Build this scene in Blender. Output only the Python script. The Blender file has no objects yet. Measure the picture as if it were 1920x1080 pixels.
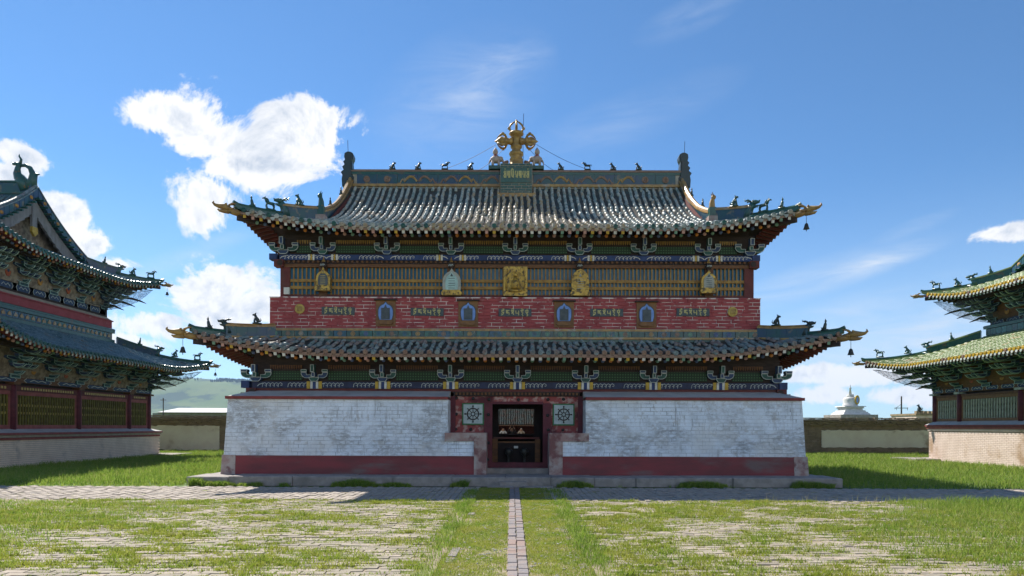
import bpy, math, random
import numpy as np
from mathutils import Matrix, Vector
random.seed(7); RNG = np.random.default_rng(7)
R = math.radians
SC = bpy.context.scene
COL = SC.collection

# ------------------------------------------------------------------ camera, sky, sun, exposure
FPX, HZ, CAMZ, ROLL = 1250.0, 800.0, 1.8, 0.0035      # focal length and horizon in photo pixels (1920 wide)
cam_d = bpy.data.cameras.new('camera'); cam = bpy.data.objects.new('camera', cam_d); COL.objects.link(cam)
cam.location = (0, 0, CAMZ); cam.rotation_euler = (R(90), -math.atan(ROLL), 0)
cam_d.sensor_width = 36.0; cam_d.lens = FPX / 1920 * 36.0
cam_d.shift_y = (HZ - 540) / 1920; cam_d.clip_start = 0.05; cam_d.clip_end = 30000
SC.camera = cam
VS = SC.view_settings
VS.view_transform = 'Standard'; VS.look = 'None'; VS.gamma = 1.0; VS.use_curve_mapping = False
VS.exposure = 1.08
SC.cycles.max_bounces = 8; SC.cycles.diffuse_bounces = 3; SC.cycles.glossy_bounces = 3
SC.cycles.transparent_max_bounces = 12; SC.cycles.caustics_reflective = False; SC.cycles.caustics_refractive = False

SUN_TO = Vector((-0.60, 0.69, 1.0)).normalized()       # towards the sun
SUN_EL = math.asin(SUN_TO.z); SUN_AZ = math.atan2(SUN_TO.x, SUN_TO.y)
sun_d = bpy.data.lights.new('sun', 'SUN'); sun_d.energy = 4.0; sun_d.angle = R(0.53); sun_d.color = (1.0, 0.945, 0.86)
sun = bpy.data.objects.new('sun', sun_d); COL.objects.link(sun)
sun.location = (-30, 35, 50); sun.rotation_euler = SUN_TO.to_track_quat('Z', 'Y').to_euler()

def px_dir(px, py):
    return Vector(((px - 960) / FPX, 1.0, (HZ - (py + (px - 960) * ROLL)) / FPX)).normalized()

class NT:
    """small helper for node trees"""
    def __init__(s, tree): s.t = tree; s.n = tree.nodes; s.l = tree.links
    def node(s, typ, **kw):
        n = s.n.new(typ)
        for k, v in kw.items(): setattr(n, k, v)
        return n
    def put(s, sock, v):
        if isinstance(v, bpy.types.NodeSocket): s.l.new(v, sock)
        else: sock.default_value = v
    def math(s, op, a, b=0.0, clamp=False):
        n = s.node('ShaderNodeMath', operation=op); n.use_clamp = clamp
        s.put(n.inputs[0], a)
        if len(n.inputs) > 1: s.put(n.inputs[1], b)
        return n.outputs[0]
    def vmath(s, op, a, b=(0, 0, 0)):
        n = s.node('ShaderNodeVectorMath', operation=op); s.put(n.inputs[0], a); s.put(n.inputs[1], b)
        return n.outputs['Value'] if op in ('LENGTH', 'DOT_PRODUCT', 'DISTANCE') else n.outputs[0]
    def mix(s, f, a, b):
        n = s.node('ShaderNodeMix', data_type='RGBA'); s.put(n.inputs[0], f); s.put(n.inputs[6], a); s.put(n.inputs[7], b)
        return n.outputs[2]
    def noise(s, vec, scale, detail=4.0, rough=0.55, dist=0.0):
        n = s.node('ShaderNodeTexNoise'); s.put(n.inputs['Vector'], vec)
        n.inputs['Scale'].default_value = scale; n.inputs['Detail'].default_value = detail
        n.inputs['Roughness'].default_value = rough; n.inputs['Distortion'].default_value = dist
        return n.outputs[0]
    def smooth(s, v, a, b, o0=0.0, o1=1.0):
        n = s.node('ShaderNodeMapRange', interpolation_type='SMOOTHSTEP')
        s.put(n.inputs[0], v); n.inputs[1].default_value = a; n.inputs[2].default_value = b
        n.inputs[3].default_value = o0; n.inputs[4].default_value = o1
        return n.outputs[0]

def c4(c): return (c[0], c[1], c[2], 1.0)

def build_world():
    w = bpy.data.worlds.new('World'); SC.world = w; w.use_nodes = True
    N = NT(w.node_tree); N.n.clear()
    sky = N.node('ShaderNodeTexSky', sky_type='NISHITA'); sky.sun_disc = False
    sky.sun_elevation = SUN_EL; sky.sun_rotation = SUN_AZ; sky.altitude = 1500; sky.air_density = 1.0
    sky.dust_density = 0.05; sky.ozone_density = 2.2
    D = N.node('ShaderNodeTexCoord').outputs['Generated']
    # cumulus: soft blobs set in fixed sky directions, broken up by noise
    cumulus = [(335,228,80,36),(400,262,100,62),(440,322,92,52),(402,372,62,56),(388,412,46,34),(545,252,92,52),(600,288,52,44),
               (525,312,78,34),(430,540,98,46),(345,566,92,50),(478,566,66,40),(300,612,80,44),(250,650,80,24),(395,602,74,40),
               (30,300,44,30),(6,332,44,30),(120,415,50,36),(165,458,62,32),(225,500,52,22),(100,470,66,34),
               (1882,430,66,19),(1600,704,58,24),(1668,694,52,27),(1545,738,70,22),(1708,736,92,24),(1505,700,64,20),(1775,706,80,22),(1800,745,90,22),(1860,690,70,20)]
    field = None
    for (x, y, rx, ry) in cumulus:
        c = px_dir(x, y); k = math.cos(math.atan((x - 960) / FPX))
        sx, sz = FPX / rx / k, FPX / ry / k
        v = N.vmath('MULTIPLY', N.vmath('SUBTRACT', D, tuple(c)), (sx, sx, sz))
        b = N.math('SUBTRACT', 1.0, N.math('MULTIPLY', N.vmath('LENGTH', v), 0.56), True)
        field = b if field is None else N.math('MAXIMUM', field, b)
    n1 = N.noise(D, 10.0, 11.0, 0.66, 0.4)
    Doff = N.vmath('ADD', D, (-0.012, 0.0, 0.020))
    n2 = N.noise(Doff, 10.0, 6.0, 0.62, 0.4)
    # out of view the scattered cloud goes on, thickened to brighten shaded surfaces
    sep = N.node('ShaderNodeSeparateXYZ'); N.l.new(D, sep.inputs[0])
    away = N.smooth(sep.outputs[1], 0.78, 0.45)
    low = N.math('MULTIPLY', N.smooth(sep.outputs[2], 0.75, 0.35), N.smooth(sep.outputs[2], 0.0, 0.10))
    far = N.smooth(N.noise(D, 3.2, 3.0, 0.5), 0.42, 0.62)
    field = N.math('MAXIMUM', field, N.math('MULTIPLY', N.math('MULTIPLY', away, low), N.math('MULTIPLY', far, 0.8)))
    dens = N.math('ADD', field, N.math('MULTIPLY', N.math('SUBTRACT', n1, 0.5), 2.3))
    gate = N.smooth(field, 0.06, 0.30)
    alpha = N.math('MULTIPLY', N.smooth(dens, 0.40, 0.64), gate)
    relief = N.math('SUBTRACT', n1, n2)
    shade = N.math('ADD', N.math('MULTIPLY', relief, 4.0), N.smooth(dens, 0.70, 1.30, 0.0, 0.55), True)
    shade = N.math('MULTIPLY', shade, 0.9, True)
    ccol = N.mix(shade, (6.5, 6.5, 6.6, 1), (3.5, 4.0, 4.8, 1))
    # sun-facing clouds, mostly behind the camera, are brightened to add fill light
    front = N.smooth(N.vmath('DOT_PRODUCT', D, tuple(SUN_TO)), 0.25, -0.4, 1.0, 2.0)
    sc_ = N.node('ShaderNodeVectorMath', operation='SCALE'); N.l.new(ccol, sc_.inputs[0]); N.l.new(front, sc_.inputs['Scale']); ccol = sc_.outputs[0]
    # thin cirrus
    wisps = [(1545,512,130,22,0.55),(1640,490,90,14,0.5),(1790,585,190,34,0.62),(1560,590,140,22,0.5),(1700,640,190,30,0.55),(860,190,110,60,0.30),
             (930,150,70,30,0.25),(1170,225,130,26,0.2),(330,492,110,14,0.4),(1290,30,60,16,0.25),(1715,420,46,10,0.5),(1480,640,120,30,0.4),(1850,640,120,30,0.5)]
    wf = None
    for (x, y, rx, ry, a) in wisps:
        c = px_dir(x, y); k = math.cos(math.atan((x - 960) / FPX))
        d = N.vmath('SUBTRACT', D, tuple(c))
        m = N.node('ShaderNodeVectorRotate', rotation_type='AXIS_ANGLE'); N.l.new(d, m.inputs[0])
        m.inputs['Axis'].default_value = tuple(c); m.inputs['Angle'].default_value = R(15 if x > 1000 else 28)
        v = N.vmath('MULTIPLY', m.outputs[0], (FPX / rx / k, FPX / rx / k, FPX / ry / k))
        b = N.math('MULTIPLY', N.math('SUBTRACT', 1.0, N.math('MULTIPLY', N.vmath('LENGTH', v), 0.6), True), a)
        wf = b if wf is None else N.math('ADD', wf, b)
    mp = N.node('ShaderNodeMapping'); N.l.new(D, mp.inputs[0]); mp.inputs['Rotation'].default_value = (0, R(14), 0)
    mp.inputs['Scale'].default_value = (3.0, 3.0, 15.0)
    wn = N.noise(mp.outputs[0], 2.2, 7.0, 0.6, 0.8)
    walpha = N.math('MULTIPLY', N.math('MULTIPLY', wf, N.smooth(wn, 0.22, 0.85)), 1.45, True)
    hazy = N.math('MULTIPLY', N.smooth(sep.outputs[2], 0.34, 0.0), 0.48)
    tint = N.vmath('MULTIPLY', sky.outputs[0], (0.555, 0.825, 0.99))
    col = N.mix(hazy, tint, (4.2, 5.1, 6.1, 1))
    col = N.mix(walpha, col, (4.8, 5.3, 6.0, 1))
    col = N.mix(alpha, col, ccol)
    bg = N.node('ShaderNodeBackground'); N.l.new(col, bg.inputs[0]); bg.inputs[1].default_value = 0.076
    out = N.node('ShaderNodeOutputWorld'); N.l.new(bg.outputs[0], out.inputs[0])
    w.cycles.sampling_method = 'MANUAL'; w.cycles.sample_map_resolution = 512
build_world()

# ------------------------------------------------------------------ materials
MATS = {}
def material(name, base, alt=None, scale=3.0, rough=0.75, bump=0.0, bscale=30.0, metal=0.0, lo=0.35, hi=0.65, spec=0.5,
             alt2=None, scale2=0.8, lo2=0.5, hi2=0.7, stretch=(1, 1, 1), detail=6.0, ior=1.45):
    m = bpy.data.materials.new(name); m.use_nodes = True; MATS[name] = m
    N = NT(m.node_tree); p = N.n['Principled BSDF']
    p.inputs['Roughness'].default_value = rough; p.inputs['Metallic'].default_value = metal
    p.inputs['Specular IOR Level'].default_value = spec; p.inputs['IOR'].default_value = ior
    pos = N.node('ShaderNodeNewGeometry').outputs['Position']
    if stretch != (1, 1, 1): pos = N.vmath('MULTIPLY', pos, stretch)
    if alt is None: p.inputs['Base Color'].default_value = c4(base); col = None
    else:
        col = N.mix(N.smooth(N.noise(pos, scale, detail), lo, hi), c4(base), c4(alt))
        if alt2 is not None: col = N.mix(N.smooth(N.noise(N.vmath('ADD', pos, (13.1, 7.7, 3.3)), scale2, detail), lo2, hi2), col, c4(alt2))
        N.l.new(col, p.inputs['Base Color'])
    if bump:
        b = N.node('ShaderNodeBump'); b.inputs['Strength'].default_value = bump; b.inputs['Distance'].default_value = 0.02
        N.l.new(N.noise(pos, bscale, 5.0), b.inputs['Height']); N.l.new(b.outputs[0], p.inputs['Normal'])
    m['nt'] = 1
    return m

def M_(n): return MATS[n]
material('glaze_teal', (0.15,0.21,0.20), (0.43,0.44,0.40), 5.0, 0.46, 0.25, 25, alt2=(0.32,0.25,0.17), scale2=1.6, lo2=0.52, hi2=0.66)
material('glaze_teal_low', (0.09,0.145,0.145), (0.22,0.26,0.255), 5.0, 0.38, 0.3, 25, alt2=(0.20,0.15,0.13), scale2=2.2, lo2=0.47, hi2=0.6)
material('glaze_blue_left', (0.05,0.105,0.12), (0.12,0.19,0.21), 4.0, 0.30, 0.2, 25, alt2=(0.13,0.12,0.09), scale2=1.6, lo2=0.58, hi2=0.7)
material('glaze_green_right', (0.13,0.19,0.06), (0.21,0.26,0.11), 4.0, 0.36, 0.2, 25, alt2=(0.33,0.22,0.10), scale2=2.0, lo2=0.58, hi2=0.66)
material('glaze_ochre', (0.42,0.25,0.07), (0.28,0.15,0.05), 6.0, 0.35, 0.2, 30, alt2=(0.35,0.30,0.24), scale2=3.0, lo2=0.55, hi2=0.7)
material('glaze_yellow', (0.60,0.40,0.03), (0.46,0.29,0.03), 6.0, 0.3, 0.1, 30)
material('glaze_brown', (0.27,0.165,0.105), (0.19,0.105,0.07), 6.0, 0.4, 0.2, 30)
material('glaze_dark_green', (0.018,0.075,0.065), (0.03,0.11,0.085), 6.0, 0.28, 0.15, 30, alt2=(0.10,0.09,0.06), scale2=2.5, lo2=0.58, hi2=0.7)
material('glaze_panel', (0.02,0.085,0.085), (0.025,0.06,0.12), 1.6, 0.28, 0.2, 30, alt2=(0.16,0.14,0.10), scale2=3.5, lo2=0.58, hi2=0.68)
for nm, a, b in (('tile_a', (0.03,0.15,0.13), (0.02,0.09,0.085)), ('tile_b', (0.03,0.11,0.18), (0.02,0.075,0.10)),
                 ('tile_c', (0.06,0.17,0.13), (0.03,0.09,0.075)), ('tile_d', (0.03,0.065,0.07), (0.04,0.10,0.085)), ('tile_e', (0.09,0.13,0.09), (0.03,0.08,0.07))):
    material(nm, a, b, 9.0, 0.27, 0.2, 40, alt2=(0.22,0.19,0.13), scale2=7.0, lo2=0.6, hi2=0.7)
material('mortar_pale', (0.42,0.38,0.32), (0.30,0.26,0.21), 5.0, 0.9)
material('pan_tile', (0.035,0.04,0.034), (0.075,0.06,0.045), 5.0, 0.7, 0.5, 20, alt2=(0.05,0.09,0.085), scale2=2.0)
material('pan_tile_green', (0.095,0.13,0.045), (0.15,0.17,0.075), 5.0, 0.55, 0.4, 20)
material('wood_dark', (0.05,0.030,0.023), (0.03,0.018,0.015), 4.0, 0.75, 0.3, 30, stretch=(1,1,4))
material('wood_red', (0.15,0.032,0.026), (0.10,0.022,0.02), 4.0, 0.7, 0.2, 30, alt2=(0.10,0.04,0.03), scale2=1.2)
material('wood_red_light', (0.34,0.10,0.085), (0.25,0.07,0.06), 4.0, 0.75, 0.2, 30)
material('wood_ochre', (0.17,0.072,0.022), (0.11,0.045,0.018), 5.0, 0.65, 0.2, 40, stretch=(1,1,3))
material('slat_ochre', (0.36,0.21,0.045), (0.24,0.125,0.03), 6.0, 0.6, 0.1, 40)
material('slat_olive', (0.20,0.165,0.022), (0.13,0.095,0.015), 6.0, 0.65)
material('slat_pale', (0.52,0.52,0.42), (0.38,0.38,0.29), 6.0, 0.7)
material('wood_grey', (0.26,0.25,0.25), (0.19,0.18,0.18), 4.0, 0.85, 0.4, 30, stretch=(1,1,0.4))
material('paint_worn_red', (0.29,0.065,0.06), (0.45,0.29,0.25), 6.0, 0.8, 0.5, 20, lo=0.46, hi=0.62, alt2=(0.10,0.022,0.028), scale2=1.7, lo2=0.5, hi2=0.65)
material('paint_maroon', (0.13,0.024,0.035), (0.09,0.018,0.026), 4.0, 0.7, 0.2, 30)
material('paint_blue', (0.022,0.05,0.16), (0.014,0.03,0.10), 5.0, 0.6)
material('paint_deep_blue', (0.02,0.028,0.075), (0.014,0.018,0.05), 5.0, 0.6)
material('paint_teal', (0.02,0.085,0.085), (0.02,0.05,0.075), 3.0, 0.6)
material('paint_bracket_blue', (0.03,0.06,0.14), (0.02,0.04,0.09), 5.0, 0.6)
material('paint_bracket_green', (0.025,0.10,0.075), (0.02,0.06,0.05), 5.0, 0.6)
material('paint_pale', (0.50,0.52,0.48), (0.34,0.38,0.36), 7.0, 0.7)
material('paint_pale_teal', (0.42,0.60,0.56), (0.32,0.46,0.44), 7.0, 0.7)
material('paint_white', (0.68,0.66,0.60), (0.50,0.48,0.43), 8.0, 0.7)
material('paint_yellow', (0.55,0.36,0.05), (0.42,0.26,0.03), 8.0, 0.6)
material('paint_pink', (0.52,0.30,0.24), (0.42,0.23,0.19), 8.0, 0.6)
material('paint_orange', (0.55,0.20,0.03), (0.45,0.15,0.02), 8.0, 0.55)
material('paint_rafter_green', (0.17,0.30,0.21), (0.12,0.22,0.16), 8.0, 0.6)
material('paint_rafter_blue', (0.10,0.14,0.27), (0.07,0.10,0.20), 8.0, 0.55)
material('paint_green', (0.04,0.17,0.06), (0.03,0.11,0.045), 8.0, 0.6)
material('paint_red_wall', (0.38,0.075,0.075), (0.28,0.055,0.058), 2.5, 0.85, 0.4, 40, alt2=(0.33,0.12,0.105), scale2=4.0, lo2=0.62, hi2=0.75)
material('joint_white', (0.78,0.68,0.64), (0.34,0.07,0.08), 2.6, 0.9, 0.3, 60, lo=0.46, hi=0.56)
material('red_base', (0.25,0.052,0.055), (0.17,0.05,0.05), 1.4, 0.85, 0.5, 30, alt2=(0.17,0.12,0.11), scale2=1.1, lo2=0.52, hi2=0.75, stretch=(0.6,1,2.2))
material('cap_red', (0.24,0.05,0.045), (0.18,0.04,0.035), 4.0, 0.8, 0.4, 30)
material('ledge_grey', (0.52,0.51,0.50), (0.42,0.41,0.40), 2.0, 0.9, 0.5, 15, alt2=(0.50,0.49,0.48), scale2=1.0)
material('stone', (0.34,0.30,0.27), (0.25,0.22,0.20), 4.0, 0.85, 0.6, 25, alt2=(0.20,0.18,0.16), scale2=1.5, lo2=0.5, hi2=0.7)
material('stone_reddish', (0.34,0.21,0.185), (0.42,0.36,0.32), 3.0, 0.85, 0.6, 25, alt2=(0.20,0.09,0.085), scale2=2.2, lo2=0.48, hi2=0.62)
material('gold', (0.62,0.40,0.08), (0.36,0.22,0.05), 7.0, 0.45, 0.6, 40, metal=0.35, alt2=(0.10,0.075,0.04), scale2=9.0, lo2=0.5, hi2=0.62)
material('gold_vajra', (0.44,0.27,0.085), (0.28,0.16,0.05), 6.0, 0.45, 0.3, 30, metal=0.25)
material('gold_paint', (0.55,0.40,0.10), (0.40,0.28,0.07), 9.0, 0.5)
material('stone_pale', (0.40,0.40,0.35), (0.30,0.31,0.27), 8.0, 0.75, 0.4, 40)
material('elephant', (0.46,0.37,0.32), (0.38,0.28,0.23), 6.0, 0.7, 0.2, 30)
material('figure_dark', (0.025,0.05,0.05), (0.03,0.04,0.045), 6.0, 0.35, 0.2, 40)
material('figure_teal', (0.025,0.105,0.095), (0.04,0.09,0.085), 6.0, 0.32, 0.2, 40, alt2=(0.24,0.13,0.05), scale2=5.0, lo2=0.6, hi2=0.68)
material('dragon_ochre', (0.36,0.23,0.07), (0.25,0.14,0.05), 7.0, 0.5, 0.3, 40, alt2=(0.12,0.11,0.08), scale2=5.0, lo2=0.55, hi2=0.7)
material('niche_blue', (0.20,0.33,0.68), (0.15,0.26,0.55), 6.0, 0.65)
material('niche_frame', (0.24,0.12,0.045), (0.18,0.085,0.035), 7.0, 0.7, 0.4, 40)
material('slate', (0.10,0.12,0.13), (0.065,0.08,0.09), 8.0, 0.6, 0.5, 50)
material('board_dark', (0.075,0.095,0.10), (0.05,0.065,0.07), 8.0, 0.6, 0.3, 40)
material('lettering', (0.60,0.52,0.20), (0.45,0.38,0.15), 12.0, 0.6)
material('wheel_board', (0.46,0.53,0.53), (0.36,0.43,0.43), 7.0, 0.75, 0.2, 40)
material('black_paint', (0.02,0.02,0.02), (0.035,0.03,0.03), 8.0, 0.6)
material('box_white', (0.62,0.62,0.55), (0.55,0.55,0.50), 5.0, 0.6)
material('glass_window', (0.05,0.17,0.28), None, rough=0.15, spec=0.2, ior=1.45)  # blue of the reflected sky is put into the pane's base colour
material('glass_door', (0.003,0.003,0.003), None, rough=0.012, spec=1.0, ior=1.75)
material('interior', (0.022,0.013,0.012), (0.014,0.01,0.01), 3.0, 0.85)
material('wire', (0.03,0.035,0.05), None, rough=0.6)
material('bell_bronze', (0.05,0.05,0.045), None, rough=0.5, metal=0.5)
material('cream_panel', (0.34,0.28,0.21), (0.16,0.12,0.09), 5.0, 0.8)
material('painted_figure', (0.45,0.11,0.03), (0.30,0.06,0.03), 8.0, 0.65)
material('painted_figure_b', (0.50,0.26,0.05), (0.34,0.14,0.03), 8.0, 0.65)
material('beige_ledge', (0.42,0.36,0.27), (0.34,0.28,0.20), 3.0, 0.9, 0.5, 15)
material('red_band_left', (0.36,0.075,0.085), (0.30,0.06,0.065), 2.5, 0.85, 0.3, 30, alt2=(0.38,0.17,0.16), scale2=3.0, lo2=0.62, hi2=0.75)
material('brick_cream', (0.68,0.55,0.47), (0.61,0.485,0.405), 2.0, 0.9, 0.5, 30, alt2=(0.40,0.27,0.17), scale2=0.9, lo2=0.5, hi2=0.75)
material('brick_cream_left', (0.84,0.68,0.53), (0.76,0.60,0.46), 2.0, 0.9, 0.5, 30, alt2=(0.36,0.31,0.27), scale2=0.9, lo2=0.58, hi2=0.75)
material('joint_beige', (0.40,0.31,0.24), (0.34,0.26,0.20), 2.0, rough=0.95)
material('joint_brown', (0.36,0.27,0.20), None, rough=0.95)
material('joint_grey', (0.30,0.31,0.33), (0.64,0.67,0.71), 2.2, 0.95)
material('plaster_cream', (0.80,0.72,0.53), (0.74,0.64,0.47), 1.2, 0.9, 0.3, 12, alt2=(0.45,0.33,0.20), scale2=0.8, lo2=0.58, hi2=0.75)
material('brick_brown', (0.31,0.23,0.14), (0.22,0.165,0.105), 3.0, 0.95, 0.7, 25, alt2=(0.31,0.25,0.15), scale2=1.2)
material('white_lime', (0.62,0.61,0.59), (0.52,0.51,0.49), 3.0, 0.8, 0.2, 20)
material('roof_pale', (0.42,0.42,0.43), (0.36,0.36,0.37), 2.0, 0.7)
material('lime_grey', (0.36,0.35,0.33), (0.28,0.27,0.25), 2.0, 0.9, 0.3, 20)
material('pole_wood', (0.10,0.08,0.07), None, rough=0.9)
material('earth', (0.32,0.26,0.185), (0.25,0.20,0.13), 1.2, 0.95, 0.7, 12, alt2=(0.19,0.20,0.075), scale2=1.6, lo2=0.46, hi2=0.60)
material('field', (0.075,0.14,0.022), (0.11,0.16,0.035), 0.35, 0.95, 0.6, 8, alt2=(0.14,0.14,0.05), scale2=0.12, lo2=0.5, hi2=0.75)
material('paver', (0.345,0.30,0.23), (0.27,0.235,0.175), 6.0, 0.9, 0.6, 25, alt2=(0.20,0.17,0.14), scale2=2.0, lo2=0.5, hi2=0.72)
material('paver_dark', (0.29,0.25,0.19), (0.23,0.20,0.15), 6.0, 0.9, 0.6, 25)
material('paver_pink', (0.38,0.32,0.25), (0.32,0.265,0.205), 6.0, 0.9, 0.6, 25)
material('paver_band', (0.40,0.345,0.29), (0.30,0.255,0.21), 5.0, 0.9, 0.6, 25, alt2=(0.23,0.205,0.18), scale2=1.6, lo2=0.52, hi2=0.72)
material('paver_grey', (0.20,0.185,0.19), (0.26,0.215,0.195), 5.0, 0.88, 0.6, 25, alt2=(0.27,0.195,0.165), scale2=2.2, lo2=0.52, hi2=0.62)
material('pebble', (0.36,0.34,0.31), (0.26,0.24,0.22), 6.0, 0.85)
material('hill_grass', (0.075,0.135,0.04), (0.12,0.165,0.06), 0.006, 1.0, alt2=(0.03,0.065,0.04), scale2=0.007, lo2=0.50, hi2=0.60, detail=9.0)
material('hill_tree', (0.02,0.04,0.022), None, rough=1.0)
for nm, c in (('skin', (0.45,0.26,0.18)), ('shirt_white', (0.75,0.75,0.75)), ('shirt_dark', (0.03,0.03,0.035)), ('shirt_pattern', (0.55,0.45,0.36)),
              ('trousers', (0.05,0.055,0.08)), ('hair', (0.02,0.015,0.012)), ('backpack', (0.04,0.05,0.06)), ('cap_white', (0.8,0.8,0.8)), ('camera_black', (0.015,0.015,0.015))):
    material(nm, c, tuple(x * 0.8 for x in c), 9.0, 0.8)

def white_brick_material():
    m = material('brick_white', (0.80,0.86,0.93), (0.72,0.78,0.85), 2.5, 0.88, 0.55, 35)
    N = NT(m.node_tree); p = N.n['Principled BSDF']
    col = p.inputs['Base Color'].links[0].from_socket
    pos = N.node('ShaderNodeNewGeometry').outputs['Position']
    st = N.vmath('MULTIPLY', pos, (0.75, 1.0, 1.0))
    big = N.smooth(N.noise(st, 0.75, 5.0, 0.6, 0.8), 0.42, 0.62)
    fine = N.smooth(N.noise(N.vmath('MULTIPLY', pos, (1.0, 1.0, 2.2)), 5.5, 9.0, 0.75), 0.36, 0.60)
    grime = N.math('MULTIPLY', big, fine)
    speck = N.math('MULTIPLY', N.smooth(N.noise(pos, 16.0, 6.0, 0.7), 0.57, 0.66), 0.55)
    sep = N.node('ShaderNodeSeparateXYZ'); N.l.new(pos, sep.inputs[0])
    drip = N.smooth(N.noise(N.vmath('MULTIPLY', pos, (3.2, 1.0, 0.35)), 2.4, 6.0, 0.7), 0.50, 0.64)
    drip = N.math('MULTIPLY', N.math('MULTIPLY', drip, N.smooth(N.noise(pos, 1.3, 3.0), 0.45, 0.6)), 0.75)
    worn = N.math('MULTIPLY', N.smooth(N.noise(N.vmath('ADD', pos, (5.0, 0, 2.0)), 2.6, 7.0, 0.7), 0.56, 0.60), 0.45)
    col = N.mix(N.math('MULTIPLY', N.math('MAXIMUM', N.math('MAXIMUM', grime, speck), drip), 0.78), col, (0.23, 0.225, 0.225, 1))
    col = N.mix(worn, col, (0.44, 0.41, 0.37, 1))
    col = N.mix(N.math('MULTIPLY', N.smooth(N.noise(N.vmath('ADD', pos, (2.0, 0, 9.0)), 0.6, 4.0), 0.45, 0.65), 0.55), col, (0.66, 0.64, 0.60, 1))
    N.l.new(col, p.inputs['Base Color'])
white_brick_material()

def roof_centre_ochre():
    # the ten middle rows of the upper roof are ochre glazed
    m = M_('glaze_teal'); N = NT(m.node_tree); p = N.n['Principled BSDF']
    col = p.inputs['Base Color'].links[0].from_socket
    pos = N.node('ShaderNodeNewGeometry').outputs['Position']
    sep = N.node('ShaderNodeSeparateXYZ'); N.l.new(pos, sep.inputs[0])
    dx = N.math('ABSOLUTE', N.math('SUBTRACT', sep.outputs[0], 0.14))
    # the ochre field widens towards the eave
    wid = N.math('SUBTRACT', dx, N.math('MULTIPLY', N.math('SUBTRACT', 28.2, sep.outputs[1]), 0.42))
    wid = N.math('ADD', wid, N.math('MULTIPLY', N.math('SUBTRACT', N.noise(pos, 2.4, 4.0), 0.5), 2.6))
    col = N.mix(N.math('MULTIPLY', N.smooth(wid, 1.1, 0.5), 0.85), col, N.mix(N.smooth(N.noise(pos, 7.0, 4.0), 0.4, 0.6), (0.40,0.26,0.10,1), (0.34,0.30,0.24,1)))
    worn = N.smooth(N.noise(pos, 9.0, 6.0, 0.7), 0.55, 0.68)
    col = N.mix(N.math('MULTIPLY', worn, 0.6), col, (0.42,0.40,0.36,1))
    N.l.new(col, p.inputs['Base Color'])
roof_centre_ochre()

def dotted_green():
    m = material('lattice_green', (0.012,0.03,0.014), None, rough=0.7)
    N = NT(m.node_tree); p = N.n['Principled BSDF']
    pos = N.node('ShaderNodeTexCoord').outputs['Object']
    sep = N.node('ShaderNodeSeparateXYZ'); N.l.new(pos, sep.inputs[0])
    def cell(v, k):
        f = N.math('FRACT', N.math('MULTIPLY', v, k))
        return N.math('MULTIPLY', N.smooth(f, 0.22, 0.32), N.smooth(f, 0.78, 0.68))
    d = N.math('MULTIPLY', cell(sep.outputs[0], 11.5), cell(sep.outputs[2], 11.5))
    N.l.new(N.mix(d, (0.014,0.034,0.014,1), (0.05,0.12,0.045,1)), p.inputs['Base Color'])
dotted_green()

def grass_material(name, a, b, c):
    m = bpy.data.materials.new(name); m.use_nodes = True; MATS[name] = m
    N = NT(m.node_tree); N.n.clear()
    pos = N.node('ShaderNodeNewGeometry').outputs['Position']
    col = N.mix(N.smooth(N.noise(pos, 1.6, 5.0, 0.7), 0.38, 0.62), c4(a), c4(b))
    col = N.mix(N.smooth(N.noise(pos, 17.0, 3.0, 0.8), 0.46, 0.70), col, c4(c))
    d = N.node('ShaderNodeBsdfPrincipled'); d.inputs['Roughness'].default_value = 0.6; N.l.new(col, d.inputs['Base Color'])
    d.inputs['Specular IOR Level'].default_value = 0.25
    t = N.node('ShaderNodeBsdfTranslucent'); N.l.new(col, t.inputs[0])
    mx = N.node('ShaderNodeMixShader'); mx.inputs[0].default_value = 0.5
    N.l.new(d.outputs[0], mx.inputs[1]); N.l.new(t.outputs[0], mx.inputs[2])
    o = N.node('ShaderNodeOutputMaterial'); N.l.new(mx.outputs[0], o.inputs[0])
grass_material('grass_tall', (0.15,0.275,0.025), (0.24,0.33,0.045), (0.40,0.40,0.14))
grass_material('grass_short', (0.21,0.31,0.03), (0.32,0.355,0.05), (0.42,0.40,0.13))
grass_material('grass_dry', (0.42,0.36,0.15), (0.34,0.33,0.12), (0.46,0.42,0.22))
def net_material():
    m = bpy.data.materials.new('netting'); m.use_nodes = True; MATS['netting'] = m
    N = NT(m.node_tree); N.n.clear()
    uv = N.node('ShaderNodeTexCoord').outputs['Object']
    d = N.node('ShaderNodeBsdfDiffuse'); d.inputs[0].default_value = (0.10,0.11,0.14,1)
    t = N.node('ShaderNodeBsdfTransparent')
    f = N.math('ADD', N.math('MULTIPLY', N.smooth(N.noise(uv, 5.0, 4.0, 0.6, 1.5), 0.48, 0.56), 0.32), 0.16)
    mx = N.node('ShaderNodeMixShader'); N.l.new(f, mx.inputs[0]); N.l.new(t.outputs[0], mx.inputs[1]); N.l.new(d.outputs[0], mx.inputs[2])
    o = N.node('ShaderNodeOutputMaterial'); N.l.new(mx.outputs[0], o.inputs[0])
net_material()

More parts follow.
